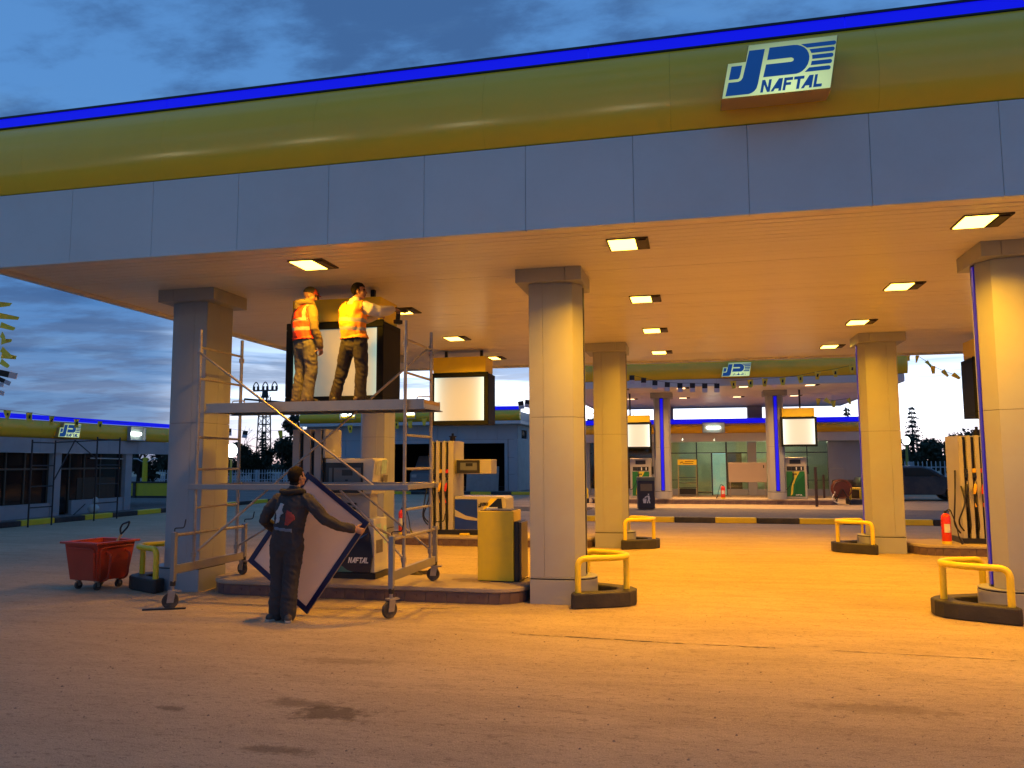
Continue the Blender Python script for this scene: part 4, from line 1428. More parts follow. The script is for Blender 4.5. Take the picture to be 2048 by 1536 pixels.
# ------------------------------------------------------------------ hanging price boxes
def price_box(label, x0, x1, y, d, z0, zm, z1, ztop, fr=.085, glow=(.62, .52, .36), opened=False, rods=(.2, .8), gedge=(1.5, 1.75, 1.45), hx=(0, 0)):
    w = x1 - x0
    root = thing('light_box', label, 'hanging light box', (x0, y, z0), 0, 'hanging light boxes')
    h = zm - z0
    q = M(); q.box(0, w, .03, d, 0, fr); q.box(0, w, .03, d, h - fr, h); q.box(0, fr, .03, d, fr, h - fr); q.box(w - fr, w, .03, d, fr, h - fr); q.box(fr, w - fr, d - .03, d, fr, h - fr)
    q.build('casing', FRAMEB, root, bevel=.006)
    q = M(); q.box(-.02, w + .02, 0, .029, -.02, fr); q.box(-.02, w + .02, 0, .029, h - fr, h + .02); q.box(-.02, fr, 0, .029, fr, h - fr); q.box(w - fr, w + .02, 0, .029, fr, h - fr)
    q.build('front_frame', FRAMEB, root, bevel=.012)
    gm2_ = glow_mat('lit_sheet_%d' % len(MATS), gedge, glow, fr, w - fr, w * .105)
    q = M(); q.box(fr, w - fr, .04, .06, fr, h - fr)
    q.build('lit_sheet', gm2_, root)
    q = M(); q.box(.05 + hx[0], w - .05 + hx[1], .04, d - .02, h + .025, z1 - z0); q.build('yellow_header', YEL, root, bevel=.01)
    for t in rods:
        q = M(); q.box(w * t - .03, w * t + .03, d * .5 - .03, d * .5 + .03, z1 - z0 + .001, ztop - z0); q.build('hanger', BLACKM, root)
    if opened:
        q = M(); q.box(w * .74, w * .775, .005, .039, fr, h - fr); q.build('loose_divider', BLACKM, root)
        q = M(); q.box(w * .785, w * .79, .0, .039, fr, h - fr); q.build('bright_edge', GALV, root)
        q = M(); q.tube(bez([((w * .80, .0, h - .2), 0), ((w * .81, -.02, h * .6), .1), ((w * .79, -.01, h * .4), .1), ((w * .83, -.02, fr), 0)], 6), .006, 6); q.build('cable', BLACKM, root)
    return root

price_box('large hanging light box being serviced behind the two men on the scaffold', -5.74, -4.27, 10.36, .72, 2.66, 3.80, 4.16, ZC, opened=True, rods=(.18, .80),
          glow=(.17, .16, .12), gedge=(.32, .52, .46))
price_box('hanging blank white light box with yellow header in the middle of the photo', -5.79, -4.46, 16.9, .70, 2.64, 3.78, 4.16, ZC, rods=(.2, .83), glow=(.30, .27, .19), gedge=(.82, 1.08, .96))
price_box('light box seen edge-on behind the front right column', 5.28, 6.5, 16.8, .75, 2.62, 3.78, 4.16, ZC, glow=(.5, .42, .28), hx=(-.0, 0))
price_box('smaller far light box left, under the far canopy', -2.74, -1.68, 31.6, .45, 2.32, 3.32, 3.62, 4.51, rods=(.22,), fr=.06, glow=(.52, .46, .36), gedge=(1.1, 1.25, 1.15))
price_box('smaller far light box right, under the far canopy', 3.20, 4.46, 31.6, .45, 2.36, 3.44, 3.80, 4.51, rods=(.57,), fr=.06, glow=(.52, .46, .35), gedge=(1.15, 1.25, 1.15))

# ------------------------------------------------------------------ yellow cabinet with black flank on the front island
yb = thing('service_cabinet', 'yellow service cabinet with a black side box on the front island', 'cabinet', (-2.91, 10.5, .2))
q = M(); q.box(0.01, .49, .01, .45, 0, .012); q.build('base', BLACKM, yb)
q = M(); q.box(0, .50, 0, .46, .012, .94); q.build('body', YEL, yb, bevel=.008)
q = M(); q.box(.03, .47, .03, .43, .9405, .95); q.build('top_recess', STEELD, yb)
q = M(); q.tube([(.10, .10, .955), (.24, .16, .955)], .03, 10); q.build('pale_bag', GREYL, yb)
q = M(); q.box(.503, .57, .02, .46, .012, .80); q.build('dark_door', BLACKM, yb, bevel=.006)
q = M(); q.box(.572, .60, .03, .45, .03, .79); q.build('door_panel', mat('bronze_panel', (.09, .07, .05), .3), yb, bevel=.005)
q = M(); q.tube(bez([((.6, .35, .02), 0), ((.75, .3, .008), .1), ((.8, .1, .008), .1)], 5), .007, 6); q.build('cable', BLACKM, yb)

# ------------------------------------------------------------------ extinguishers
def extinguisher(label, x, y, z, h=.58, r=.085, flip=1):
    root = thing('fire_extinguisher', label, 'fire extinguisher', (x, y, z), 0, 'red fire extinguishers')
    q = M(); q.lathe([(r * .2, 0), (r * .97, .0), (r, .01), (r, h * .80), (r * .93, h * .86), (r * .62, h * .92), (r * .3, h * .94)], n=20)
    q.build('cylinder', REDX, root, smooth=40)
    q = M(); q.lathe([(r * 1.01, .003), (r * 1.015, .01), (r * 1.015, h * .085), (r * 1.01, h * .09)], n=20); q.build('base_band', YEL, root)
    q = M(); q.lathe([(.025, h * .94), (.025, h), (.015, h * 1.01)], n=10); q.build('valve', STEELD, root)
    q = M(); q.box(-.015, .10 * flip if flip > 0 else .015, -.012, .012, h * 1.0, h * 1.025) if flip > 0 else q.box(-.10, .015, -.012, .012, h, h * 1.025)
    q.build('lever', BLACKM, root)
    q = M(); q.tube(bez([((0.0, 0, h * .97), 0), ((.07 * flip, -.02, h * 1.12), .08), ((.17 * flip, -.03, h * .6), .1), ((.20 * flip, -.04, h * .25), 0)], 6), .011, 8); q.build('hose', BLACKM, root)
    q = M(); q.tube([(.20 * flip, -.04, h * .25), (.26 * flip, -.06, .01)], [.014, .028], 8); q.build('horn', BLACKM, root)
    q = M()
    q.rings([[((r + .001) * sin(a), -(r + .001) * cos(a), h * k_) for a in [radians(-38 + 76 * i / 6) for i in range(7)]] for k_ in (.36, .62)], cap=False)
    q.f = [f for i, f in enumerate(q.f) if (i + 1) % 7]; q.m = q.m[:len(q.f)]
    q.build('label_sticker', GREYL, root)
    return root

extinguisher('red fire extinguisher behind the scaffold on the rear island edge', -6.45, 16.95, .2, flip=1)
extinguisher('red fire extinguisher standing alone on the right island', 4.66, 16.9, .2, h=.62)
extinguisher('small red fire extinguisher on the far canopy island', 1.0, 32.0, .35, h=.52, flip=-1)

# ------------------------------------------------------------------ waste skip and shovel
sk = thing('waste_skip', 'battered red wheeled waste skip left of the scaffold', 'skip', (-8.54, 10.12, 0), radians(-10))
q = M()
w0, w1, d0, d1_ = .27, .33, .26, .32
def frus(z, w, d):
    return [(-w, -d, z), (w, -d, z), (w, d, z), (-w, d, z)]
q.add(frus(.14, w0, d0) + frus(.66, w1, d1_), [(3, 2, 1, 0), (0, 1, 5, 4), (1, 2, 6, 5), (2, 3, 7, 6), (3, 0, 4, 7)])
ins = M
q.add(frus(.17, w0 - .02, d0 - .02) + frus(.66, w1 - .02, d1_ - .02), [(0, 1, 2, 3), (4, 5, 1, 0), (5, 6, 2, 1), (6, 7, 3, 2), (7, 4, 0, 3)])
q.build('tub', REDP, sk)
q = M()
for (x0, x1, y0, y1) in ((-w1 - .05, w1 + .05, -d1_ - .05, -d1_ + .01), (-w1 - .05, w1 + .05, d1_ - .01, d1_ + .05), (-w1 - .05, -w1 + .01, -d1_ + .011, d1_ - .011), (w1 - .01, w1 + .05, -d1_ + .011, d1_ - .011)):
    q.box(x0, x1, y0, y1, .655, .685)
q.build('rim', REDP, sk, bevel=.006)
for sx_ in (-1, 1):
    for sy_ in (-.22, .22):
        pass
    q = M(); q.tube(bez([((sx_ * (w1 - .01), -.16, .54), 0), ((sx_ * (w1 + .08), -.16, .50), .04), ((sx_ * (w1 + .05), -.16, .16), .07), ((sx_ * (w0 - .05), -.16, .12), 0)], 5), .016, 8); q.build('bumper_bar', REDP, sk, smooth=60)
    q = M(); q.tube(bez([((sx_ * (w1 - .01), .16, .54), 0), ((sx_ * (w1 + .08), .16, .50), .04), ((sx_ * (w1 + .05), .16, .16), .07), ((sx_ * (w0 - .05), .16, .12), 0)], 5), .016, 8); q.build('bumper_bar', REDP, sk, smooth=60)
    for sy_ in (-1, 1):
        c = (sx_ * .19, sy_ * .18)
        q = M(); q.box(c[0] - .035, c[0] + .035, c[1] - .035, c[1] + .035, .115, .139); q.box(c[0] - .03, c[0] - .022, c[1] - .02, c[1] + .02, .05, .115); q.box(c[0] + .022, c[0] + .03, c[1] - .02, c[1] + .02, .05, .115)
        cs = q.build('caster', GALV, sk)
        q = M(); q.cyl((c[0] - .018, c[1], .055), .055, .036, 'x', 16); q.build('wheel', RUBBER, cs)
q = M(); q.tube(bez([((-w1 + .08, -d1_ - .005, .60), 0), ((w1 - .06, -d1_ - .012, .60), .08), ((w0 - .04, -d0 - .018, .17), 0)], 5), .014, 6); q.build('rib', REDP, sk)
q = M(); q.tube(bez([((w0 + .012, -d0 + .03, .17), 0), ((w1 + .008, -d1_ + .04, .60), .09), ((w1 + .008, d1_ - .03, .615), 0)], 6), .014, 6); q.build('rib', REDP, sk)
q = M(); q.box(-w1 + .03, w1 - .03, -d1_ + .03, d1_ - .03, .52, .60); q.build('rubble', CONC, sk, bevel=.03)
sv = thing('shovel', 'shovel handle sticking out of the red skip', 'shovel', (-8.42, 10.25, .62))
q = M(); q.tube([(-.02, 0, -.08), (.10, .02, .14)], .018, 8); q.build('shaft', mat('pale_wood', (.5, .36, .2), .6), sv)
q = M(); q.tube(bez([((.10, .02, .14), 0), ((.08, .02, .22), .03), ((.12, .02, .29), .02), ((.24, .02, .33), .02), ((.21, .02, .25), .03), ((.10, .02, .14), 0)], 4), .014, 6); q.build('grip', BLACKM, sv)

# bits on the ground
q = M()
n_ = 40
hts = []
for i in range(n_):
    a = 2 * pi * i / n_
    k = 1 + .25 * sin(3 * a) + .15 * sin(5 * a + 1)
    hts.append((.19 * k * cos(a), .10 * k * sin(a)))
q.add([(x, y, .005) for x, y in hts] + [(x * .6, y * .6, .035 + .02 * sin(7 * i)) for i, (x, y) in enumerate(hts)] + [(0, 0, .04)],
      [(i, (i + 1) % n_, n_ + (i + 1) % n_, n_ + i) for i in range(n_)] + [(n_ + i, n_ + (i + 1) % n_, 2 * n_) for i in range(n_)])
tag(q.build('rag', mat('dark_rag', (.05, .04, .03), .9, var=.3), loc=(-3.95, 11.0, .2)), 'crumpled dark rag on the front island beside the scaffold', 'rag')
q = M(); q.box(-.25, .25, -.022, .022, 0, .018)
tag(q.build('steel_bar', STEELD, loc=(-6.45, 8.78, .001), rotz=.42), 'dark steel bar on the ground under the front left caster', 'bar')
q = M(); q.box(-.11, .11, -.04, .04, 0, .045)
tag(q.build('yellow_block', YEL, loc=(-5.0, 16.98, .2), rotz=.1, bevel=.01), 'small yellow block before the hose-tower dispenser base', 'block')

# ------------------------------------------------------------------ litter bin on the median
lb = thing('litter_bin', 'dark blue litter bin with a white tidy-man symbol on the median', 'litter bin', (-1.72, 28.1, .15), radians(8))
q = M(); q.box(-.29, .29, -.25, .25, .03, .98); q.build('body', mat('bin_blue', (.02, .025, .05), .45), lb, bevel=.02)
q = M(); q.box(-.30, .30, -.26, .26, .981, 1.12); q.build('lid', mat('bin_lid', (.16, .17, .11), .5), lb, bevel=.02)
q = M(); q.box(-.2, .2, -.262, -.251, .64, .88); q.build('window', mat('bin_window', (.22, .17, .10), .4), lb)
q = M()
q.prism([(-.11, .22), (-.02, .22), (.0, .36), (-.13, .36)], -.258, -.251, 'xz')
q.prism([(-.11, .37), (.0, .39), (.0, .41), (-.11, .39)], -.258, -.251, 'xz')
q.prism([(.05, .50), (.09, .50), (.09, .545), (.05, .545)], -.258, -.251, 'xz')
q.prism([(.03, .48), (.10, .48), (.125, .36), (.10, .34), (.13, .22), (.09, .22), (.07, .32), (.05, .22), (.01, .22), (.05, .36)], -.258, -.251, 'xz')
q.prism([(.03, .48), (-.05, .44), (-.07, .41), (-.04, .41), (.04, .45)], -.2565, -.251, 'xz')
q.build('symbol', WHITEL, lb)

# ------------------------------------------------------------------ bits by the far shop
rk = thing('display_rack', 'empty yellow-topped display rack in front of the lit shop window', 'rack', (-.40, 38.5, .154))
q = M(); q.box(-.44, .44, -.05, .30, 1.48, 1.73); q.build('header', YEL, rk)
q = M()
for xx in (-.44, .40):
    q.box(xx, xx + .04, -.03, .01, 0, 1.479); q.box(xx, xx + .04, .26, .30, 0, 1.479)
q.build('post', mat('rack_frame', (.30, .24, .12), .5), rk)
for z in (.08, .40, .62, .86):
    q = M(); q.box(-.40, .40, -.03, .30, z, z + .03); q.build('shelf', mat('rack_shelf', (.08, .07, .055), .5), rk)
q = M(); q.box(-.38, .38, .0, .28, .11, .36); q.build('crate', BLACKM, rk)
q = M()
kk = 1.3e-4
for p in LOGO[:3]:
    q.prism([(-.33 + u * kk, 1.55 + v * kk) for u, v in p], -.056, -.051, 'xz')
q.box(-.10, .3, -.056, -.051, 1.62, 1.65); q.box(-.2, .28, -.056, -.051, 1.53, 1.56)
q.build('print', mat('brown_ink', (.12, .07, .01), .6), rk)
bd = thing('sign_board', 'blank pale board on legs under the far canopy between the striped columns', 'board', (2.07, 34.2, .154))
q = M(); q.box(-.76, .76, -.02, .02, .78, 1.58); q.build('panel', mat('pale_board', (.50, .42, .36), .5, var=.03), bd, bevel=.01)
q = M(); q.box(.62, .66, -.026, -.021, 1.36, 1.48); q.build('plate', BLACKM, bd)
for xx in (-.70, .70):
    q = M(); q.box(xx - .02, xx + .02, -.0, .04, 0, .779); q.build('leg', GALV, bd)
    q = M(); q.box(xx - .03, xx + .03, -.25, .28, 0, .05); q.build('foot', STEELD, bd)
hr = thing('hose_reel', 'rusty red hose reel at the right end of the far island', 'hose reel', (5.30, 31.95, .15))
q = M(); q.tube([(.0, .02 * i, .62) for i in range(2)], .1, 12)
pts = [(.34 * cos(a), .0, .60 + .34 * sin(a)) for a in [2 * pi * i / 24 for i in range(24)]]
q = M()
for yy in (-.14, .14):
    q.tube([(p[0], yy, p[2]) for p in pts], .022, 6, closed=True)
RUST = mat('rusty_red', (.13, .03, .018), .55, var=.3)
q.build('rim', RUST, hr)
q = M(); q.cyl((0, -.12, .60), .29, .24, 'y', 24); q.build('coil', mat('dark_red_hose', (.09, .022, .016), .5, var=.3), hr)
for sx_ in (-1, 1):
    q = M(); q.tube([(sx_ * .02, -.17, .60), (sx_ * .30, -.17, .02)], .022, 6); q.tube([(sx_ * .02, .17, .60), (sx_ * .30, .17, .02)], .022, 6); q.build('leg', STEELD, hr)
q = M(); q.tube(bez([((-.25, -.12, .5), 0), ((-.4, -.2, .2), .1), ((-.15, -.25, .05), .1)], 4), .02, 6); q.build('hose_end', GREYL, hr)
q = M(); q.box(-.045, .045, -.045, .045, 0, 1.42)
ps = q.build('rail_post', mat('brown_steel', (.045, .022, .02), .6), loc=(4.22, 30.6, .154))
tag(ps, 'dark brown square post standing before the far island', 'post')
q = M(); q.box(-.04, .04, -.04, .04, 0, 1.05)
ps = q.build('rail_post', MATS['brown_steel'], loc=(5.35, 36.5, .154)); tag(ps, 'short brown post near the shop, beyond the hose reel', 'post')
q = M(); q.ball((0, 0, .16), .2, 14, 8, (1, .8, .9)); q.ball((.05, .02, .42), .12, 12, 6, (.8, .7, 1.2))
o = q.build('plastic_bag', mat('pale_plastic', (.45, .5, .5), .4, var=.15), loc=(-19.75, 23.0, .13), smooth=60); tag(o, 'pale plastic bag slumped at the side building wall', 'bag')
# ------------------------------------------------------------------ scaffold tower
sc = thing('scaffold_tower', 'mobile aluminium scaffold tower on casters with a high deck carrying two men', 'scaffold', (-4.95, 9.6, 0))
SO = Vector((-4.95, 9.6, 0))
def T(q, pts, r, n=10):
    return q.tube([Vector(p) - SO for p in pts], r, n)
XL, XR, YF, YB = -6.40, -3.50, 9.26, 10.25
for X in (XL, XR):
    for Y, z0_ in ((YF, .50), (YB, .50)):
        q = M(); T(q, [(X, Y, z0_), (X, Y, 3.58)], .0225); q.build('upright', GALV, sc, smooth=60)
    for z in (1.22, 1.72, 2.14, 2.92, 3.34):
        q = M(); T(q, [(X, YF, z), (X, YB, z)], .016, 8); q.build('rung', GALV, sc, smooth=60)
    # spread base frame
    for Y, z0_, zt in ((8.86, .33, .94), (10.45, .45, .93)):
        q = M(); q.box(X - .03 - SO.x, X + .03 - SO.x, Y - .03 - SO.y, Y + .03 - SO.y, z0_, zt); q.build('base_leg', ALU, sc, bevel=.004)
    q = M(); T(q, [(X, 8.86, .90), (X, 10.45, .89)], .02, 8); q.build('base_rail', GALV, sc, smooth=60)
    q = M(); q.box(X - .02 - SO.x, X + .02 - SO.x, 8.89 - SO.y, 10.42 - SO.y, .42, .53); q.build('base_beam', ALU, sc, bevel=.006)
    # casters: front pair wound down to the ground, rear pair standing on the island
    for Y, zb, zl, rot, r in ((8.86, 0.0, .33, .5, .098), (10.45, .2, .45, -.4, .088)):
        cst = bpy.data.objects.new('caster', None); COL.objects.link(cst); cst.parent = sc; cst.location = (X - SO.x, Y - SO.y, zb); cst.rotation_euler = (0, 0, rot + (.5 if X == XR else 0))
        q = M(); q.cyl((0, 0, r * 2 + .03), .02, zl - zb - r * 2 - .03, 'z', 10); q.build('stem', GALV, cst)
        q = M(); q.cyl((0, 0, zl - zb - .05), .034, .06, 'z', 10); q.build('stem_nut', BLACKM, cst)
        q = M(); q.box(-.05, .05, -.045, .05, r * 2 + .012, r * 2 + .03)
        for s_ in (-1, 1):
            q.prism([(-.045, r * 2 + .012), (.04, r * 2 + .012), (.02, r - .02), (-.06, r - .02)], s_ * .035 - .004, s_ * .035 + .004, 'xz')
        q.build('fork', GALV, cst)
        q = M(); q.prism([(.01, r * 2 + .018), (.10, r * 2 + .03), (.10, r * 2 + .012), (.02, r * 2 + .002)], -.03, .03, 'xz'); q.build('brake_pedal', GALV, cst)
        q = M(); q.lathe([(r * .62, -.022), (r * .95, -.024), (r, -.014), (r, .014), (r * .95, .024), (r * .62, .022)], n=22)
        w = q.build('wheel', RUBBER, cst, smooth=40); w.location = (-.022, 0, r); w.rotation_euler = (radians(90), 0, 0)
        q = M(); q.lathe([(.01, -.02), (r * .6, -.019), (r * .6, .019), (.01, .02)], n=16); q.build('hub', CREAM, w)
    for Y in (8.86, 10.45):
        q = M(); T(q, bez([((X, Y, .95), 0), ((X, Y, .99), .02), ((X + .12, Y + .02, .995), .03), ((X + .14, Y + .02, 1.10), 0)], 4), .008, 6); q.build('crank_handle', STEELD, sc)
for Y, x0, x1 in ((9.2, -6.46, -3.42), (10.31, -6.46, -3.42)):
    q = M(); q.box(x0 - SO.x, x1 - SO.x, Y - .025 - SO.y, Y + .02 - SO.y, 1.46, 1.53); q.build('ledger', ALU, sc, bevel=.006)
for X in (XL, XR):
    q = M(); q.box(X + .02 - SO.x, X + .05 - SO.x, 9.24 - SO.y, 10.28 - SO.y, 1.465, 1.525); q.build('ledger', ALU, sc, bevel=.005)
for a, b in (((-6.38, 9.21, 3.27), (-3.86, 9.21, 1.50)), ((-4.33, 9.21, 1.46), (-3.5, 9.21, .66)), ((-6.37, 9.30, .66), (-3.52, 10.24, 3.38)), ((-4.62, 10.30, 1.46), (-3.52, 10.28, .64)),
             ((-6.38, 10.29, .64), (-4.95, 10.30, 1.46)), ((-4.9, 9.25, 1.46), (-3.9, 9.98, .82))):
    q = M(); T(q, [a, b], .0155, 8); q.build('brace', GALV, sc, smooth=60)
    for p in (a, b):
        pass
for X in (XL, XR):
    for Y in (YF, YB):
        for z in (.62, 1.5, 3.28):
            q = M(); T(q, [(X, Y, z - .03), (X, Y, z + .03)], .036, 8); q.build('coupler', GALV, sc)
DY0, DY1 = 9.32, 9.98
q = M(); q.box(-6.33 - SO.x, -3.28 - SO.x, DY0 + .032 - SO.y, DY1 - .032 - SO.y, 2.535, 2.582); q.build('deck_board', WOOD, sc)
for Y in (DY0, DY1 - .03):
    q = M(); q.box(-6.33 - SO.x, -3.28 - SO.x, Y - SO.y, Y + .03 - SO.y, 2.475, 2.59); q.box(-6.36 - SO.x, -3.25 - SO.x, Y - .012 - SO.y, Y + .042 - SO.y, 2.462, 2.4749); q.build('deck_rail', ALU, sc)
for X in (-6.33, -3.31):
    q = M(); q.box(X - SO.x, X + .03 - SO.x, DY0 + .031 - SO.y, DY1 - .031 - SO.y, 2.475, 2.534); q.build('deck_end', ALU, sc)
for X in (-6.1, -3.42):
    q = M(); T(q, bez([((X - .09, 9.72, 2.583), 0), ((X - .09, 9.72, 2.65), .02), ((X + .09, 9.72, 2.65), .02), ((X + .09, 9.72, 2.583), 0)], 4), .007, 6); q.build('deck_handle', GALV, sc)
for X in (-5.6, -4.9, -4.2):
    q = M(); q.box(X - SO.x, X + .04 - SO.x, DY0 + .031 - SO.y, DY1 - .031 - SO.y, 2.48, 2.533); q.build('deck_joist', ALU, sc)

# ------------------------------------------------------------------ people
def ell(c, ax, ay, ra, rb, n=20):
    return [c + ax * (ra * cos(2 * pi * i / n)) + ay * (rb * sin(2 * pi * i / n)) for i in range(n)]


class Body:
    """closed overlapping lofts, fused to one surface; every loft keeps a tag for its cloth"""
    def __init__(s):
        s.q = M()
        s.caps = []

    def limb(s, tag_, pts, n=14, flat=None, side=None):
        """pts: (Vector, radius) or (Vector, ra, rb)"""
        P = [Vector(p[0]) for p in pts]
        rings = []
        ref = Vector(side) if side else Vector((1, 0, 0))
        for i, p in enumerate(pts):
            a = P[max(0, i - 1)]; b = P[min(len(P) - 1, i + 1)]
            t = (b - a).normalized()
            u = ref - t * ref.dot(t)
            if u.length < 1e-3:
                u = t.orthogonal()
            u.normalize(); w = t.cross(u)
            ra = p[1]; rb = p[2] if len(p) > 2 else p[1]
            rings.append(ell(P[i], u, w, ra, rb, n))
        # rounded ends
        def endcap(i, j):
            d = (P[i] - P[j]).normalized()
            ra = pts[i][1]; rb = pts[i][2] if len(pts[i]) > 2 else ra
            t = d; u = ref - t * ref.dot(t)
            if u.length < 1e-3: u = t.orthogonal()
            u.normalize(); w = t.cross(u)
            if i > j: pass
            return [ell(P[i] + d * min(ra, rb) * h, u if i > j else u, w if i > j else -w, ra * k, rb * k, n) for h, k in ((.5, .86), (.85, .52), (.98, .18))]
        e = endcap(len(P) - 1, len(P) - 2)
        st = endcap(0, 1)
        st = [[r[(-k) % n] for k in range(n)] if False else r for r in st]
        # start caps use mirrored direction: rebuild with the loft's own frame
        d = (P[0] - P[1]).normalized()
        c0 = rings[0]; ctr = P[0]
        ra = pts[0][1]; rb = pts[0][2] if len(pts[0]) > 2 else ra
        st = [[ctr + d * min(ra, rb) * h + (v - ctr) * k for v in c0] for h, k in ((.98, .18), (.85, .52), (.5, .86))]
        ce = rings[-1]; ctr = P[-1]; d = (P[-1] - P[-2]).normalized()
        ra = pts[-1][1]; rb = pts[-1][2] if len(pts[-1]) > 2 else ra
        en = [[ctr + d * min(ra, rb) * h + (v - ctr) * k for v in ce] for h, k in ((.5, .86), (.85, .52), (.98, .18))]
        s.q.rings(st + rings + en)
        for i in range(len(P) - 1):
            s.caps.append((tag_, P[i], P[i + 1], pts[i][1:], pts[i + 1][1:]))

    def blob(s, tag_, c, r, sc=(1, 1, 1), rot=None):
        c = Vector(c)
        R_ = rot or Matrix.Identity(3)
        rings = []
        n, m_ = 16, 10
        for i in range(m_ + 1):
            a = -pi / 2 + pi * (i + .03) / (m_ + .06)
            rings.append([c + R_ @ Vector((sc[0] * r * cos(a) * cos(2 * pi * j / n), sc[1] * r * cos(a) * sin(2 * pi * j / n), sc[2] * r * sin(a))) for j in range(n)])
        s.q.rings(rings)
        s.caps.append((tag_, c, c + Vector((0, 0, 1e-4)), (r * min(sc),), (r * min(sc),)))

    def hand(s, wrist, d, nrm, curl=.6, s_=1.0, thumb=1, spread=.12):
        """d: direction of the fingers, nrm: palm normal; thumb = +1 / -1 picks its side"""
        d = Vector(d).normalized(); nrm = Vector(nrm); nrm = (nrm - d * nrm.dot(d)).normalized()
        ac = d.cross(nrm) * thumb
        w = Vector(wrist)
        s.limb('skin', [(w - d * .02, .027 * s_, .021 * s_), (w + d * .03 * s_, .036 * s_, .018 * s_), (w + d * .085 * s_, .042 * s_, .016 * s_)], 12, side=ac)
        for i, (o_, ln) in enumerate(((.030, .070), (.010, .080), (-.011, .074), (-.031, .058))):
            b = w + d * .083 * s_ + ac * o_ * s_
            f = d + ac * (o_ * spread * 8)
            f.normalize()
            pts = [(b, .0095 * s_)]
            ang = 0
            for k in range(3):
                ang += curl * (.55 + .25 * k) * (1 + .12 * i)
                dd = f * cos(ang) + nrm * sin(ang)
                b = b + dd * ln * s_ * (.44, .33, .27)[k]
                pts.append((b, (.0092, .0085, .0075)[k] * s_))
            s.limb('skin', pts, 8)
        b = w + d * .025 * s_ + ac * .030 * s_
        td = (d * .65 + ac * .75 + nrm * .25).normalized()
        s.limb('skin', [(b, .013 * s_), (b + td * .035 * s_, .0115 * s_), (b + (td * .060 + d * .012 + nrm * .012) * s_, .009 * s_)], 8)

    def head(s, c, yaw, pitch, s_=1.0, ear=True):
        R_ = (Matrix.Rotation(yaw, 3, 'Z') @ Matrix.Rotation(pitch, 3, 'X'))
        c = Vector(c)
        def P(x, y, z):
            return c + R_ @ (Vector((x, y, z)) * s_)
        s.blob('skin', P(0, -.008, .028), .1 * s_, (.78, .98, .98), R_)       # cranium
        s.blob('skin', P(0, .025, -.045), .075 * s_, (.80, .90, 1.0), R_)       # face
        s.blob('skin', P(0, .052, -.092), .034 * s_, (1.15, .9, .8), R_)        # chin
        s.limb('skin', [(P(0, .088, .0), .010 * s_), (P(0, .102, -.022), .0125 * s_), (P(0, .108, -.038), .014 * s_)], 8)
        s.blob('skin', P(0, .084, .016), .03 * s_, (1.7, .55, .35), R_)         # brow
        s.blob('lip', P(0, .090, -.066), .02 * s_, (1.15, .5, .42), R_)
        for sx_ in (-1, 1):
            s.blob('eye', P(sx_ * .031, .080, -.006), .0125 * s_, (1.1, .7, .75), R_)
            s.blob('skin', P(sx_ * .042, .062, -.035), .03 * s_, (.9, .9, .9), R_)   # cheek
            if ear:
                s.blob('skin', P(sx_ * .080, -.004, -.018), .032 * s_, (.30, .62, 1.0), R_)
        return P

    def finish(s, name, root, tags, mats, voxel, folds, cut=None):
        tmp = bpy.data.objects.new('tmp', s.q.mesh('tmp', MATS['skin']))
        COL.objects.link(tmp)
        rm = tmp.modifiers.new('r', 'REMESH')
        rm.mode = 'VOXEL'
        rm.voxel_size = voxel
        smm = tmp.modifiers.new('s', 'SMOOTH')
        smm.iterations = 3
        smm.factor = .5
        dg = bpy.context.evaluated_depsgraph_get()
        dg.update()
        me = bpy.data.meshes.new_from_object(tmp.evaluated_get(dg))
        bpy.data.objects.remove(tmp)
        co = [v.co.copy() for v in me.vertices]
        lab = []
        for p in co:
            best, bl = 1e9, 'skin'
            for t_, a, b, r0, r1 in s.caps:
                ab = b - a
                l2 = ab.length_squared
                k = 0 if l2 < 1e-9 else max(0, min(1, (p - a).dot(ab) / l2))
                r = r0[0] + (r1[0] - r0[0]) * k
                if len(r0) > 1:
                    r = (r + r0[1] + (r1[1] - r0[1]) * k) / 2
                dd = (p - a - ab * k).length - r
                if dd < best:
                    best, bl = dd, t_
            lab.append(bl)
        if cut:
            lab = [cut(p, l_) for p, l_ in zip(co, lab)]
        me.update()
        nrm = [v.normal.copy() for v in me.vertices]
        for i, p in enumerate(co):
            amp = folds.get(lab[i], 0)
            if amp:
                a = noise.noise(Vector((p.x * 6, p.y * 6, p.z * 8 + 5 * p.x)))
                b = 1 - abs(noise.noise(Vector((p.x * 9 + 7, p.y * 9, p.z * 16 + 9 * p.x)))) * 2.4
                c_ = noise.noise(Vector((p.x * 28 + 3, p.y * 28, p.z * 32)))
                me.vertices[i].co = p + nrm[i] * amp * (.75 * a + .65 * b + .12 * c_)
        me.materials.clear()
        for t_ in mats:
            me.materials.append(t_)
        idx = []
        for pl in me.polygons:
            cnt = {}
            for v in pl.vertices:
                cnt[lab[v]] = cnt.get(lab[v], 0) + 1
            idx.append(tags.get(max(cnt, key=cnt.get), 0))
        me.polygons.foreach_set('material_index', idx)
        me.polygons.foreach_set('use_smooth', [True] * len(me.polygons))
        me.name = name
        o = bpy.data.objects.new(name, me)
        COL.objects.link(o)
        o.parent = root
        s.me, s.lab = me, lab
        return o

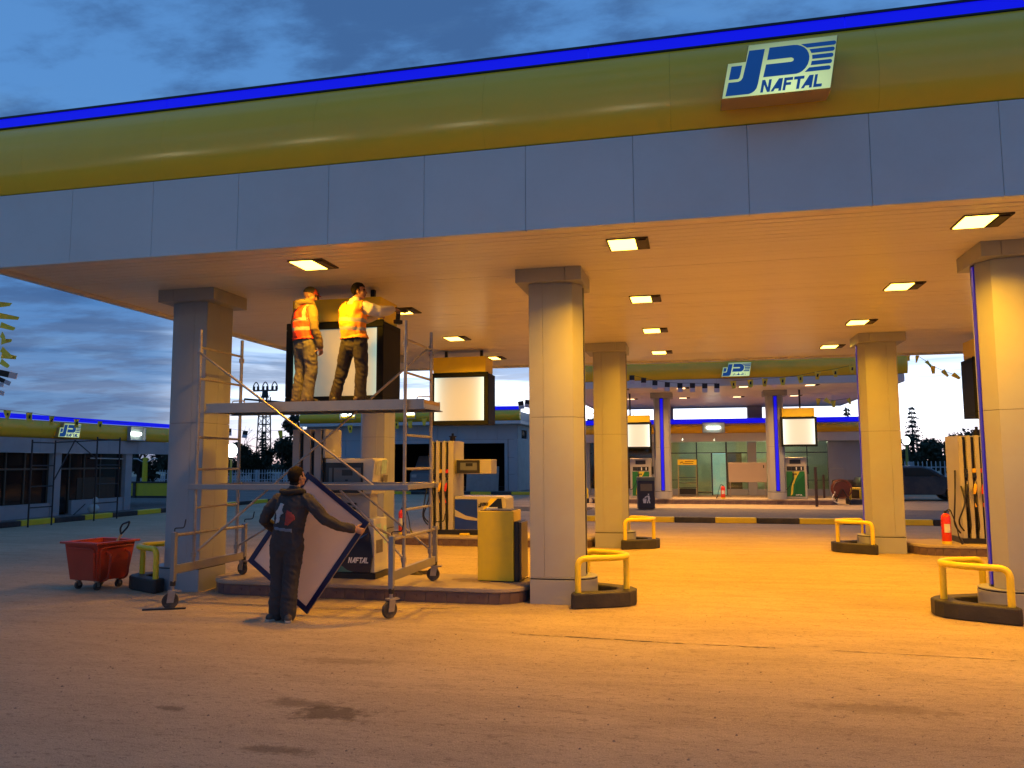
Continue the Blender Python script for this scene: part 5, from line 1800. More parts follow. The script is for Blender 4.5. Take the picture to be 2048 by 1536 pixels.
    def shell(s, name, parent, mt, off, test, mats=None, mi=None, wav=0.0):
        """a garment lying over the body: the faces whose vertices all pass test, lifted by off"""
        me = s.me
        me.update()
        ok = [test(v.co, s.lab[i]) for i, v in enumerate(me.vertices)]
        mp, vs, fs, ms = {}, [], [], []
        for pl in me.polygons:
            if all(ok[v] for v in pl.vertices):
                f = []
                for v in pl.vertices:
                    if v not in mp:
                        mp[v] = len(vs)
                        p = me.vertices[v].co; n_ = me.vertices[v].normal
                        k = off + (wav * noise.noise(Vector((p.x * 13, p.y * 13, p.z * 9 + 5))) if wav else 0)
                        vs.append(p + n_ * k)
                    f.append(mp[v])
                fs.append(tuple(f)); ms.append(mi(pl.center) if mi else 0)
        m2 = bpy.data.meshes.new(name)
        m2.from_pydata(vs, [], fs)
        for t_ in (mats or [mt]):
            m2.materials.append(t_)
        m2.polygons.foreach_set('material_index', ms)
        m2.polygons.foreach_set('use_smooth', [True] * len(fs))
        o = bpy.data.objects.new(name, m2)
        COL.objects.link(o)
        o.parent = parent
        so_ = o.modifiers.new('thick', 'SOLIDIFY')
        so_.thickness = max(.006, off * .8)
        so_.offset = -1
        return o


LIP = mat('lip', (.25, .10, .075), .5)
EYE = mat('eye', (.03, .025, .025), .2)

# ---- man on the ground, seen from behind, holding the framed panel
pa = thing('person', 'person in dark coverall seen from behind, holding a large blue-framed white panel', 'person', (-4.64, 8.48, 0))
B = Body()
V = Vector
B.limb('cloth', [(V((-.01, .0, .84)), .175, .125), (V((-.005, .0, .94)), .185, .135), (V((.02, .0, 1.06)), .18, .13), (V((.04, .005, 1.2)), .195, .135), (V((.055, .01, 1.32)), .205, .13), (V((.06, .01, 1.405)), .175, .10), (V((.065, .01, 1.45)), .10, .075)], 20)
B.limb('skin', [(V((.065, .02, 1.42)), .058), (V((.075, .03, 1.55)), .055)])
B.head(V((.085, .045, 1.635)), radians(-24), radians(14), .98)
# legs, left one (photo left) a little ahead
B.limb('cloth', [(V((-.085, 0, .90)), .12), (V((-.10, .01, .66)), .105), (V((-.105, .02, .50)), .092), (V((-.11, .0, .30)), .088), (V((-.115, .0, .10)), .082), (V((-.115, 0, .06)), .080)])
B.limb('cloth', [(V((.085, 0, .90)), .12), (V((.075, .01, .66)), .105), (V((.06, .0, .50)), .092), (V((.05, -.01, .30)), .088), (V((.045, -.02, .10)), .084), (V((.045, -.02, .06)), .082)])
for cx_, cy_2, ya in ((-.125, .0, .35), (.055, -.03, -.5)):
    d_ = V((sin(ya), cos(ya), 0))
    c = V((cx_, cy_2, 0))
    B.limb('shoe', [(c - d_ * .09 + V((0, 0, .045)), .040, .042), (c + V((0, 0, .05)), .045, .048), (c + d_ * .09 + V((0, 0, .04)), .047, .038), (c + d_ * .16 + V((0, 0, .03)), .038, .028)], side=(d_.y, -d_.x, 0))
# arms
B.limb('cloth', [(V((-.125, .01, 1.37)), .075), (V((-.235, -.005, 1.25)), .072), (V((-.305, .02, 1.13)), .064), (V((-.30, .12, 1.08)), .058), (V((-.31, .24, 1.02)), .050)])
B.hand(V((-.31, .25, 1.015)), (-.25, .55, -.35), (1, .25, 0), .9, 1.0, -1)
B.limb('cloth', [(V((.235, .01, 1.375)), .078), (V((.36, .0, 1.265)), .073), (V((.475, .03, 1.14)), .064), (V((.60, .10, 1.07)), .057), (V((.725, .17, 1.035)), .048)])
B.hand(V((.745, .18, 1.03)), (.85, .35, -.22), (-.1, .9, -.2), .75, 1.0, 1)
body = B.finish('body', pa, {'cloth': 0, 'skin': 1, 'shoe': 2, 'eye': 3, 'lip': 4}, [DKCLOTH, SKIN, LEATHER, EYE, LIP], .0085, {'cloth': .012})
hc = V((.085, .045, 1.635))
hR = Matrix.Rotation(radians(-24), 3, 'Z') @ Matrix.Rotation(radians(14), 3, 'X')
def hair_test(c, R_, s_, low=-.05, front=.055):
    Ri = R_.transposed()
    def f(p, l_):
        if l_ not in ('skin',):
            return False
        q_ = (Ri @ (p - c)) / s_
        if abs(q_.x) > .078 and -.055 < q_.z < .02: return False
        return (q_.z > .052 and q_.y < .085) or (q_.y < .03 and q_.z > -.012) or (q_.y < -.03 and q_.z > low)
    return f
B.shell('hair', pa, HAIR, .011, hair_test(hc, hR, .98, -.085), wav=.012)
q = M()
q.tube(bez([((-.04, .065, 1.46), 0), ((-.07, -.05, 1.475), .05), ((.06, -.115, 1.46), .07), ((.185, -.04, 1.48), .05), ((.165, .06, 1.46), 0)], 6), .034, 10)
q.build('hood', mat('black_hood', (.018, .017, .019), .9, bump=.3), pa, smooth=60)
# print on the back: a pale figure, a red field and a line of lettering below
def back_patch(name, poly, mt, extra=.004):
    def inside(x, z):
        r = False
        j = len(poly) - 1
        for i in range(len(poly)):
            (xi, zi), (xj, zj) = poly[i], poly[j]
            if (zi > z) != (zj > z) and x < (xj - xi) * (z - zi) / (zj - zi) + xi:
                r = not r
            j = i
        return r
    return B.shell(name, pa, mt, extra, lambda p, l_: l_ == 'cloth' and p.y < -.06 and inside(p.x, p.z))
back_patch('figure_print', [(-.10, 1.10), (-.03, 1.12), (-.02, 1.2), (.02, 1.22), (.0, 1.27), (.02, 1.33), (-.04, 1.35), (-.06, 1.28), (-.10, 1.24), (-.08, 1.17)], mat('print_white', (.45, .43, .42), .8))
back_patch('red_print', [(.035, 1.09), (.07, 1.08), (.15, 1.15), (.16, 1.19), (.10, 1.25), (.05, 1.27)], mat('print_red', (.36, .05, .035), .8), .005)
back_patch('line_print', [(-.11, 1.035), (.12, 1.005), (.12, 1.05), (-.10, 1.075)], mat('print_blue', (.14, .18, .24), .8), .0045)
for cx_, cy_2, ya in ((-.125, .0, .35), (.055, -.03, -.5)):
    d_ = V((sin(ya), cos(ya), 0)); n2 = V((d_.y, -d_.x, 0)); c = V((cx_, cy_2, 0))
    q = M(); q.prism([tuple((c + d_ * a + n2 * b)[:2]) for a, b in ((-.13, -.03), (-.13, .03), (-.05, .042), (.08, .05), (.17, .035), (.20, 0), (.17, -.035), (.08, -.05), (-.05, -.042))], .001, .026)
    q.build('shoe_sole', SOLE, pa, bevel=.005)

# the panel he holds: tilted rectangle standing on one corner
pn = thing('framed_panel', 'large white panel with dark blue frame tilted on its corner, held by the man', 'panel', (-4.53, 8.80, .02))
pn.rotation_euler = (radians(-3), radians(-54.5), 0)
# local x runs along the long side (up to the right corner), local z along the short side
LA, LB = 1.33, 1.02
q = M(); q.box(.06, LA - .06, -.004, .004, .06, LB - .06)
PSH = mat('panel_sheet', (.84, .82, .80), .45, var=.03, scale=1.5, dirt=(.60, .52, .44), dirt_amt=.35)
_t = PSH.node_tree      # opal plastic: part of the lamp light comes through from behind
_tr = _t.nodes.new('ShaderNodeBsdfTranslucent'); _tr.inputs[0].default_value = (.95, .85, .76, 1)
_mx = _t.nodes.new('ShaderNodeMixShader'); _mx.inputs[0].default_value = .6
_t.links.new(_t.nodes['Principled BSDF'].outputs[0], _mx.inputs[1]); _t.links.new(_tr.outputs[0], _mx.inputs[2])
_t.links.new(_mx.outputs[0], _t.nodes['Material Output'].inputs[0])
q.build('sheet', PSH, pn)
FRB = mat('panel_frame_blue', (.010, .011, .06), .35)
for (a, b, c, d) in ((0, LA, 0, .062), (0, LA, LB - .062, LB), (0, .062, .0621, LB - .0621), (LA - .062, LA, .0621, LB - .0621)):
    q = M(); q.box(a, b, -.016, .016, c, d); q.build('frame_bar', FRB, pn, bevel=.003)
q = M(); q.box(0, LA, -.008, .010, -.005, -.0002); q.build('bright_edge', GALV, pn)

# ---- man with cap, left on the deck
DZ = 2.584
pb = thing('person', 'person in orange safety vest, tan hoodie and cap, standing left on the scaffold deck', 'person', (-5.09, 9.66, DZ), radians(-28))
s_ = .915
pb.scale = (s_, s_, s_)
B = Body()
B.limb('cloth', [(V((0, 0, .84)), .165, .12), (V((0, 0, .95)), .17, .125), (V((0, .0, 1.06)), .165, .125)], 20)
B.limb('top', [(V((0, -.005, 1.0)), .175, .13), (V((0, -.01, 1.16)), .18, .135), (V((0, -.005, 1.32)), .19, .13), (V((0, .0, 1.41)), .16, .10), (V((0, .01, 1.46)), .10, .085)], 20)
B.limb('skin', [(V((0, .02, 1.42)), .055), (V((0, .05, 1.55)), .052)])
hcb = V((0, .075, 1.625)); yb_, pb_ = radians(-42), radians(-14)
B.head(hcb, yb_, pb_, .98)
B.limb('cloth', [(V((-.095, 0, .90)), .115), (V((-.115, .02, .66)), .10), (V((-.12, .03, .50)), .088), (V((-.125, -.01, .28)), .082), (V((-.13, -.02, .08)), .085), (V((-.13, -.02, .05)), .085)])
B.limb('cloth', [(V((.095, 0, .90)), .115), (V((.11, .03, .66)), .102), (V((.11, .05, .50)), .09), (V((.10, .02, .28)), .082), (V((.095, -.01, .08)), .085), (V((.095, -.01, .05)), .085)])
for sx_, yy in ((-.135, .0), (.10, .02)):
    c = V((sx_, yy, 0))
    B.limb('shoe', [(c + V((0, -.09, .045)), .040), (c + V((0, 0, .05)), .045), (c + V((.0, .10, .04)), .046, .038), (c + V((0, .17, .03)), .038, .028)])
B.limb('top', [(V((-.185, -.01, 1.37)), .07), (V((-.235, -.02, 1.23)), .066), (V((-.25, .02, 1.09)), .06), (V((-.235, .10, .97)), .054), (V((-.22, .15, .88)), .048)])
B.hand(V((-.22, .155, .87)), (.0, .3, -.9), (1, .1, 0), .5, .95, 1)
B.limb('top', [(V((.185, -.01, 1.37)), .072), (V((.245, -.03, 1.23)), .068), (V((.265, -.02, 1.08)), .062), (V((.26, .05, .95)), .056), (V((.25, .09, .84)), .052)])
B.hand(V((.25, .095, .83)), (-.05, .2, -1), (-1, .1, 0), .55, .95, -1)
B.finish('body', pb, {'cloth': 0, 'skin': 1, 'shoe': 2, 'eye': 3, 'lip': 4, 'top': 5}, [TROUS, SKIN, LEATHER, EYE, LIP, HOODIE], .0085, {'cloth': .009, 'top': .007})
def vest_test(z0_, z1_, lean=0):
    def f(p, l_):
        if l_ not in ('top', 'cloth'): return False
        x = p.x - lean * (p.z - 1.1)
        if not (z0_ < p.z < z1_): return False
        lim = .205 if p.z < 1.25 else .205 - (p.z - 1.25) * .35
        if p.z > 1.40 and (abs(x) < .055): return False
        return abs(x) < lim
    return f
def band_mi(p):
    return 1 if (1.07 < p.z < 1.115 or 1.20 < p.z < 1.245 or (1.245 <= p.z and .105 < abs(p.x) < .145)) else 0
B.shell('vest', pb, VESTO, .022, vest_test(.935, 1.455), [VESTO, REFL], band_mi, wav=.012)
hRb = Matrix.Rotation(yb_, 3, 'Z') @ Matrix.Rotation(pb_, 3, 'X')
def cap_test(p, l_):
    q_ = (hRb.transposed() @ (p - hcb)) / .98
    return l_ == 'skin' and q_.z > .022 and q_.y < .085 and not (abs(q_.x) > .09)
cap = B.shell('cap', pb, None, .012, cap_test, [mat('cap_black', (.02, .017, .017), .8), mat('cap_red', (.30, .03, .02), .8)], lambda p: 1 if ((hRb.transposed() @ (p - hcb)).y > .045) else 0)
q = M()
rim = [hcb + hRb @ (V((.082 * sin(a), .055 + (.115 if abs(a) < 1.2 else .06) * cos(a) * .95, .030 - .012 * (cos(a)))) * .98) for a in [radians(-80 + 160 * i / 12) for i in range(13)]]
inn = [hcb + hRb @ (V((.07 * sin(a), .045 + .045 * cos(a), .038)) * .98) for a in [radians(-80 + 160 * i / 12) for i in range(13)]]
top = rim + inn[::-1]
q.add([p + hRb @ V((0, 0, .006)) for p in top] + top, [tuple(range(26)), tuple(range(51, 25, -1))] + [(i, 26 + i, 26 + (i + 1) % 26, (i + 1) % 26) for i in range(26)])
q.build('visor', MATS['cap_red'], cap)
q = M()
q.tube(bez([((-.10, .06, 1.47), 0), ((-.12, -.08, 1.50), .06), ((0, -.15, 1.47), .07), ((.12, -.08, 1.50), .06), ((.10, .06, 1.47), 0)], 6), .046, 10)
q.tube([(-.06, -.09, 1.49), (0, -.135, 1.43), (.06, -.09, 1.49)], [.05, .062, .05], 10)
q.build('hood', HOODIE, pb, smooth=60)

# ---- man with the tool, right on the deck
pc = thing('person', 'person in bright orange vest and white sleeves reaching to the light box with a tool', 'person', (-4.39, 9.66, DZ), radians(-14))
s2 = .93
pc.scale = (s2, s2, s2)
B = Body()
B.limb('cloth', [(V((.02, .0, .80)), .17, .125), (V((.02, .0, .93)), .17, .125), (V((.015, .0, 1.03)), .165, .125)], 20)
B.limb('top', [(V((.015, -.005, .98)), .172, .13), (V((.0, -.02, 1.14)), .185, .138), (V((-.01, .0, 1.30)), .20, .135), (V((-.01, .02, 1.40)), .17, .10), (V((-.005, .035, 1.45)), .10, .08)], 20)
B.limb('skin', [(V((.0, .04, 1.40)), .058), (V((.02, .06, 1.54)), .056)])
hcc = V((.035, .075, 1.615)); yc_, pc_ = radians(-66), radians(6)
B.head(hcc, yc_, pc_, .98)
B.limb('cloth', [(V((-.07, 0, .88)), .118), (V((-.15, .0, .64)), .10), (V((-.19, .01, .48)), .088), (V((-.235, -.03, .26)), .08), (V((-.27, -.05, .07)), .082), (V((-.27, -.05, .05)), .082)])
B.limb('cloth', [(V((.11, 0, .88)), .118), (V((.135, .01, .64)), .102), (V((.145, .02, .48)), .09), (V((.15, -.01, .26)), .082), (V((.155, -.02, .07)), .085), (V((.155, -.02, .05)), .085)])
for sx_, yy, ya in ((-.28, -.03, .5), (.16, .0, -.25)):
    d_ = V((-sin(ya), cos(ya), 0)); c = V((sx_, yy, 0))
    B.limb('shoe', [(c - d_ * .09 + V((0, 0, .045)), .040), (c + V((0, 0, .05)), .045), (c + d_ * .10 + V((0, 0, .04)), .046, .038), (c + d_ * .17 + V((0, 0, .03)), .038, .028)], side=(d_.y, -d_.x, 0))
B.limb('shirt', [(V((-.195, .02, 1.35)), .07), (V((-.21, .15, 1.25)), .066), (V((-.16, .28, 1.20)), .06), (V((-.05, .40, 1.26)), .05), (V((.04, .46, 1.30)), .042)])
B.hand(V((.05, .465, 1.305)), (.8, .5, .2), (0, .7, -.5), .7, .95, 1)
B.limb('shirt', [(V((.185, .03, 1.365)), .085), (V((.275, .06, 1.325)), .092), (V((.345, .13, 1.30)), .088), (V((.39, .24, 1.325)), .074), (V((.42, .335, 1.36)), .056)])
B.hand(V((.425, .35, 1.367)), (.45, .85, -.05), (.2, .1, -1), .85, .98, -1)
B.finish('body', pc, {'cloth': 0, 'skin': 1, 'shoe': 2, 'eye': 3, 'lip': 4, 'top': 5, 'shirt': 5}, [TROUS2, SKIN, LEATHER, EYE, LIP, SHIRT], .0085, {'cloth': .0085, 'top': .006, 'shirt': .007})
def vest_c(p, l_):
    if l_ not in ('top', 'cloth', 'shirt'): return False
    if not (.905 < p.z < 1.445): return False
    if l_ == 'shirt' and (p.z < 1.3 or abs(p.x) > .2): return False
    lim = .225 if p.z < 1.28 else .225 - (p.z - 1.28) * .30
    if p.z > 1.39 and abs(p.x) < .05: return False
    return abs(p.x) < lim
B.shell('vest', pc, VESTY, .022, vest_c, [VESTY, REFL], lambda p: 1 if (1.03 < p.z + .10 * p.x < 1.075 or 1.15 < p.z + .10 * p.x < 1.20) else 0, wav=.014)
hRc = Matrix.Rotation(yc_, 3, 'Z') @ Matrix.Rotation(pc_, 3, 'X')
B.shell('hair', pc, HAIR, .013, hair_test(hcc, hRc, .98, -.06), wav=.012)
q = M(); q.tube([(.005 + .075 * cos(a), .035 + .07 * sin(a), 1.455 + .012 * sin(a)) for a in [2 * pi * i / 20 for i in range(20)]], .022, 8, closed=True)
q.build('collar', VESTY, pc, smooth=60)
q = M(); q.ball((-.03, -.125, 1.29), .05, 12, 8, (1, .18, 1.5)); q.build('back_patch', mat('patch_orange', (.55, .12, .02), .8), pc)
dr = thing('power_drill', 'dark cordless drill in the hand of the man at the light box', 'drill', (-3.885, 10.02, DZ + 1.205), radians(62))
q = M(); q.cyl((-.06, 0, .08), .032, .17, 'x', 14); q.cyl((.11, 0, .08), .018, .05, 'x', 10, .012); q.build('motor', BLACKM, dr, smooth=50)
q = M(); q.prism([(-.04, .06), (.02, .06), (.0, -.06), (-.05, -.06)], -.02, .02, 'xz'); q.build('grip', BLACKM, dr, bevel=.008)
q = M(); q.box(-.075, .035, -.035, .035, -.115, -.061); q.build('battery', STEELD, dr, bevel=.008)
# ------------------------------------------------------------------ trees
def leaf_cloud(q, rr, centres, n, size, flat=.6):
    """n small leaf faces spread unevenly through the given clumps"""
    tot = sum(c[1] ** 2 for c in centres)
    for c, r in centres:
        for _ in range(int(n * r * r / tot)):
            d = Vector((rr.gauss(0, 1), rr.gauss(0, 1), rr.gauss(0, 1) * .8)).normalized() * r * rr.uniform(.25, 1.08)
            p = Vector(c) + d
            a = Vector((rr.uniform(-1, 1), rr.uniform(-1, 1), rr.uniform(-1, 1))).normalized()
            b = a.orthogonal().normalized()
            s_ = size * rr.uniform(.5, 1.4)
            q.add([p - a * s_, p + b * s_ * flat, p + a * s_, p - b * s_ * flat], [(0, 1, 2, 3)])


def broad_meshes(seed, h, w, leaves=2600, size=.16, sparse=1.0):
    rr = random.Random(seed)
    t = M()
    t.tube([(0, 0, 0), (.05, .02, h * .3), (-.04, .03, h * .62), (.02, 0, h * .9)], [.16, .13, .08, .02], 8)
    cl = []
    for i in range(13):
        a = rr.uniform(0, 2 * pi); e = rr.uniform(.30, 1.0)
        rad = w * sqrt(max(.05, 1 - (e * 1.5 - .95) ** 2)) * rr.uniform(.35, .9)
        p = Vector((rad * cos(a), rad * sin(a), h * e * .93))
        t.tube([(0, 0, h * e * .55), p * .5 + Vector((0, 0, h * e * .3)), p], [.06, .04, .012], 5)
        cl.append((p, w * rr.uniform(.28, .48) * sparse))
    q = M()
    leaf_cloud(q, rr, cl, leaves, size)
    return t.mesh('trunk', BARK), q.mesh('crown', LEAF)


def conifer_meshes(seed, h, w, tiers=17):
    rr = random.Random(seed)
    t = M(); t.tube([(0, 0, 0), (0, 0, h)], [.14, .01], 8)
    q = M()
    for i in range(tiers):
        k = i / (tiers - 1)
        z = h * (.08 + .90 * k)
        rad = w * (1 - k) ** .85 + .06
        nb = int(9 - 4 * k)
        for j in range(nb):
            a = 2 * pi * j / nb + rr.uniform(-.4, .4) + i
            L_ = rad * rr.uniform(.6, 1.15)
            d = Vector((cos(a), sin(a), 0))
            t.tube([(0, 0, z), tuple(d * L_ + Vector((0, 0, z - L_ * .28 + .05)))], [.02, .005], 4)
            m_ = int(10 + 14 * (1 - k))
            for s_ in range(m_):
                f = rr.uniform(.1, 1.05)
                p = d * L_ * f + Vector((rr.gauss(0, .06) * (1.2 - k) , rr.gauss(0, .06) * (1.2 - k), z - L_ * .28 * f + rr.gauss(0, .05)))
                side = Vector((-d.y, d.x, 0))
                u_ = (d * rr.uniform(.3, 1) + side * rr.uniform(-1, 1) + Vector((0, 0, -.4))).normalized()
                v_ = u_.orthogonal().normalized()
                l_ = rr.uniform(.10, .26)
                q.add([p, p + u_ * l_ * .5 + v_ * .05, p + u_ * l_, p + u_ * l_ * .5 - v_ * .05], [(0, 1, 2, 3)])
    return t.mesh('trunk', BARK), q.mesh('crown', CONIF)


def bare_meshes(seed, h):
    rr = random.Random(seed)
    t, q = M(), M()
    def grow(p, d, l_, r, depth):
        e = p + d * l_
        mid = p + d * l_ * .5 + Vector((rr.gauss(0, .05), rr.gauss(0, .05), rr.gauss(0, .04))) * l_
        (t if depth > 3 else q).tube([p, mid, e], [r, r * .8, r * .62], 4)
        if depth == 0:
            return
        for _ in range(rr.choice((2, 3, 3))):
            nd = (d + Vector((rr.gauss(0, .48), rr.gauss(0, .48), rr.gauss(.05, .32)))).normalized()
            grow(e, nd, l_ * rr.uniform(.62, .85), r * .58, depth - 1)
    grow(Vector((0, 0, 0)), Vector((0, 0, 1)), h * .27, .10, 5)
    return t.mesh('trunk', BARK), q.mesh('crown', BARK)


def tree(meshes, label, x, y, z=.15, s=1.0, rot=0.0, name='broadleaf_tree', sz=None, group=None):
    root = thing(name, label, 'tree', (x, y, z), rot, group)
    root.scale = (s, s, s if sz is None else sz)
    for me, nm in zip(meshes, ('trunk', 'crown')):
        inst(me, nm, root, (0, 0, 0))
    return root

BA, BB = broad_meshes(11, 4.6, 1.9), broad_meshes(23, 4.6, 2.3, 3000, .17)
CA, CB = conifer_meshes(5, 5.4, 1.25), conifer_meshes(8, 4.6, 1.0)
NA, NB = bare_meshes(3, 5.2), bare_meshes(14, 5.0)
tree(CB, 'slim dark conifer below the lattice pylon, left side', -38.2, 65, s=.97, name='conifer_tree')
tree(broad_meshes(31, 6.0, 1.25, 3000, .17), 'tall dark tree behind the lamp globe, left of the workshop', -34.9, 64, s=1.0, rot=1)
tree(NA, 'bare leafless tree left of the pylon on the dusk sky', -40.4, 67, name='bare_tree', s=1.1)
tree(NB, 'bare leafless tree between the pylon and the tall dark tree', -36.8, 68, name='bare_tree', s=1.08, rot=2)
for i, (x, y, s_, me) in enumerate(((-43.5, 63, .72, BA), (-40.6, 61.5, .66, BB), (-38.6, 62, .70, BA), (-36.6, 61.6, .70, BB), (-34.3, 61.5, .74, BA), (-32.4, 62.5, .72, BB), (-45.8, 62, .75, BB))):
    tree(me, 'low tree behind the left white fence, ' + ('second from the left in the row', 'left of the middle of the row', 'in the middle of the row, under the conifer', 'right of the middle of the row', 'second from the right in the row', 'last on the right of the row', 'first on the left, mostly behind the column')[i], x, y, s=s_, rot=i * 1.3, group='low trees behind the left fence')
tree(CA, 'tall pointed spruce just right of the rear right column', 14.75, 60, s=1.0, name='conifer_tree')
tree(CB, 'conifer tip rising over the shop roof, left of the rear right column', 10.55, 60, s=1.17, rot=2, name='conifer_tree')
tree(CB, 'conifer partly hidden by the left edge of the rear right column', 11.9, 61, s=1.12, rot=1, name='conifer_tree')
for i, (x, y, s_, me, lb) in enumerate(((16.0, 58, .70, BA, 'dark rounded tree beside the spruce, behind the right fence'), (17.75, 58.5, .80, BB, 'dark tree over the parked car bonnet, behind the right fence'),
                                        (19.8, 58, .76, BA, 'dark tree behind the right dispenser and fence'), (12.3, 56, .70, BB, 'dark tree behind the fence, left of the rear right column'),
                                        (10.2, 55, .64, BA, 'dark tree behind the fence at the shop corner'), (14.3, 57, .72, BB, 'dark tree at the foot of the spruce'), (22.4, 60, .9, BB, 'dark tree at the far right beyond the dispensers'))):
    tree(me, lb, x, y, s=s_, rot=i * 1.7)
for i, (x, y, s_, me) in enumerate(((-7.9, 60, 1.2, BA), (-6.4, 58, .95, BB), (-5.0, 62, 1.1, BA))):
    tree(me, ('loose-leaved tree glimpsed between the middle columns', 'lower tree glimpsed between the middle columns', 'tree behind the shop left end')[i], x, y, s=s_, rot=i)
for i, (x, y, s_, me) in enumerate(((-29.5, 37.5, .72, BA), (-27.3, 38.5, .7, BB), (-31.5, 38, .75, BB))):
    tree(me, 'dark tree behind the yellow wall at the left, ' + ('in the middle', 'on the right', 'on the left')[i], x, y, z=.13, s=s_, rot=i * 2, group='dark trees behind the yellow wall')
# far-off wood closing the horizon
q = M(); rr = random.Random(77)
cl = []
for i in range(330):
    x = -240 + 480 * i / 329 + rr.uniform(-1, 1)
    cl.append(((x, 150 + rr.uniform(-6, 6), rr.uniform(.5, 1.5)), rr.uniform(1.3, 2.3)))
leaf_cloud(q, rr, cl, 26000, .42)
q.build('treeline', LEAF, kind='stuff')

# ------------------------------------------------------------------ fences
def picket_fence(label, p0, p1, z, h, st, post):
    root = thing('picket_fence', label, 'fence', (*p0, z))
    d = Vector((p1[0] - p0[0], p1[1] - p0[1], 0))
    root.rotation_euler = (0, 0, math.atan2(d.y, d.x))
    n = int(d.length / st)
    q = M(); q.prism([(-.022, 0), (.022, 0), (.022, h - .04), (0, h), (-.022, h - .04)], -.015, .015, 'xz'); pk = q.mesh('picket', FENCEW)
    for i in range(n + 1):
        inst(pk, 'picket', root, (i * st, 0, .05))
    for zz in (.28, h - .28):
        q = M(); q.box(0, d.length, .016, .045, zz, zz + .05); q.build('rail', FENCEW, root)
    q = M(); q.box(-.13, .13, .05, .25, 0, h + .02); ps_ = q.mesh('post', FENCEW)
    for k in range(int(d.length / post) + 1):
        inst(ps_, 'post', root, (k * post + .8, 0, 0))
    return root
picket_fence('white picket fence before the dark trees on the left', (-45, 60), (-23.5, 60), .13, 1.08, .25, 4.2)
picket_fence('white picket fence behind the parked car on the right', (6.9, 44), (19, 44), .154, 1.56, .205, 3.0)

# ------------------------------------------------------------------ pylon and lamps
py = thing('lattice_pylon', 'dark lattice power pylon with three insulator loops on top, left of the workers', 'pylon', (-46.9, 80, 0))
q = M()
hw = lambda z: .62 - .022 * z
for sx_ in (-1, 1):
    for sy_ in (-1, 1):
        q.tube([(sx_ * hw(0), sy_ * hw(0), 0), (sx_ * hw(9.2), sy_ * hw(9.2), 9.2)], .075, 5)
q.build('leg', STEELD, py)
q = M()
z = 1.0
while z < 9:
    for sx_, sy_ in ((-1, -1), (1, -1), (1, 1), (-1, 1)):
        nx, ny = -sy_, sx_
        a = (sx_ * hw(z), sy_ * hw(z), z); b = (nx * hw(z), ny * hw(z), z); c = (nx * hw(z + .85), ny * hw(z + .85), z + .85)
        q.tube([a, b], .05, 4); q.tube([a, c], .035, 4)
    z += .85
q.build('bracing', STEELD, py, kind='stuff')
q = M(); q.tube([(0, 0, 9.1), (0, 0, 9.9)], [.42, .3], 8); q.build('head', STEELD, py)
q = M(); q.tube([(-2.6, 0, 8.65), (-2.55, 0, 9.0), (2.9, 0, 8.45)], .11, 6); q.build('lower_arm', STEELD, py)
q = M(); q.box(-1.45, 1.45, -.12, .12, 9.82, 9.98); q.build('top_arm', STEELD, py)
for x in (-1.15, 0, 1.15):
    q = M(); q.tube(bez([((x - .36, 0, 9.98), 0), ((x - .32, 0, 10.5), .2), ((x, 0, 10.95), .2), ((x + .32, 0, 10.5), .2), ((x + .36, 0, 9.98), 0)], 4), .06, 5); q.tube([(x - .2, 0, 9.98), (x - .2, 0, 10.4)], .10, 6); q.tube([(x + .2, 0, 9.98), (x + .2, 0, 10.4)], .10, 6); q.build('insulator', STEELD, py)

def globe_lamp(label, x, y, z, h, col=None, r=.26):
    root = thing('globe_lamp', label, 'street lamp', (x, y, z), 0, 'globe street lamps')
    q = M(); q.tube([(0, 0, 0), (0, 0, h - r * 1.6)], [.09, .06], 10); q.build('post', col or mat('lamp_post_yellow', (.35, .32, .05), .5), root, smooth=60)
    q = M(); q.ball((0, 0, h - r), r, 16, 10, (1, 1, 1.15)); q.build('globe', GLOBE, root, smooth=60)
    q = M(); q.lathe([(.05, h - r * 2.4), (.16, h - r * 2.15), (.05, h - r * 2.1)], n=12); q.build('collar', STEELD, root)
    return root
globe_lamp('glowing globe lamp before the tall dark tree, left of the workshop', -25.2, 48, .15, 3.75, r=.34)
globe_lamp('glowing globe lamp seen between column and scaffold at the left', -30.55, 48, .15, 2.9, r=.40)
globe_lamp('glowing globe lamp peeking out right of the rear right column', 11.45, 48, .15, 2.95, r=.2)
globe_lamp('bright globe lamp glimpsed between the middle columns', -6.62, 50, .15, 2.95, r=.25)
# the road behind the photographer has its own lamps: the four streaks on the yellow band are their reflections
WARMG = mat('warm_globe', (0.95, 0.9, 0.8), 0.3, emit=(1.0, 0.82, 0.50), estr=68.0)
for x, w in ((-21.0, 'first'), (-14.8, 'second'), (-8.3, 'third'), (-2.0, 'fourth')):
    t = globe_lamp('lit roadside lamp mirrored as the %s streak from the left on the yellow canopy band' % w, x, -14, 0, 8.0, r=.26)
    t.children[1].data.materials[0] = WARMG
dl = thing('twin_lamp', 'yellow lamp post with two pale arms behind the side building opening', 'street lamp', (-27.9, 36, .13))
q = M(); q.tube([(0, 0, 0), (0, 0, 1.98)], [.14, .12], 10); q.build('post', YEL, dl)
for sx_ in (-1, 1):
    q = M(); q.tube(bez([((0, 0, 1.7), 0), ((sx_ * .35, 0, 1.85), .1), ((sx_ * .55, 0, 1.93), 0)], 4), .025, 6); q.build('arm', FENCEW, dl)
    q = M(); q.box(sx_ * .55 - .12, sx_ * .55 + .12, -.06, .06, 1.90, 1.95); q.build('lamp_head', GREYL, dl)
yw = thing('yellow_wall', 'low yellow wall with dark coping behind the side building opening', 'wall', (-29.5, 34, .13))
q = M(); q.box(0, 6, 0, .2, .10, .72); q.build('wall', YEL, yw)
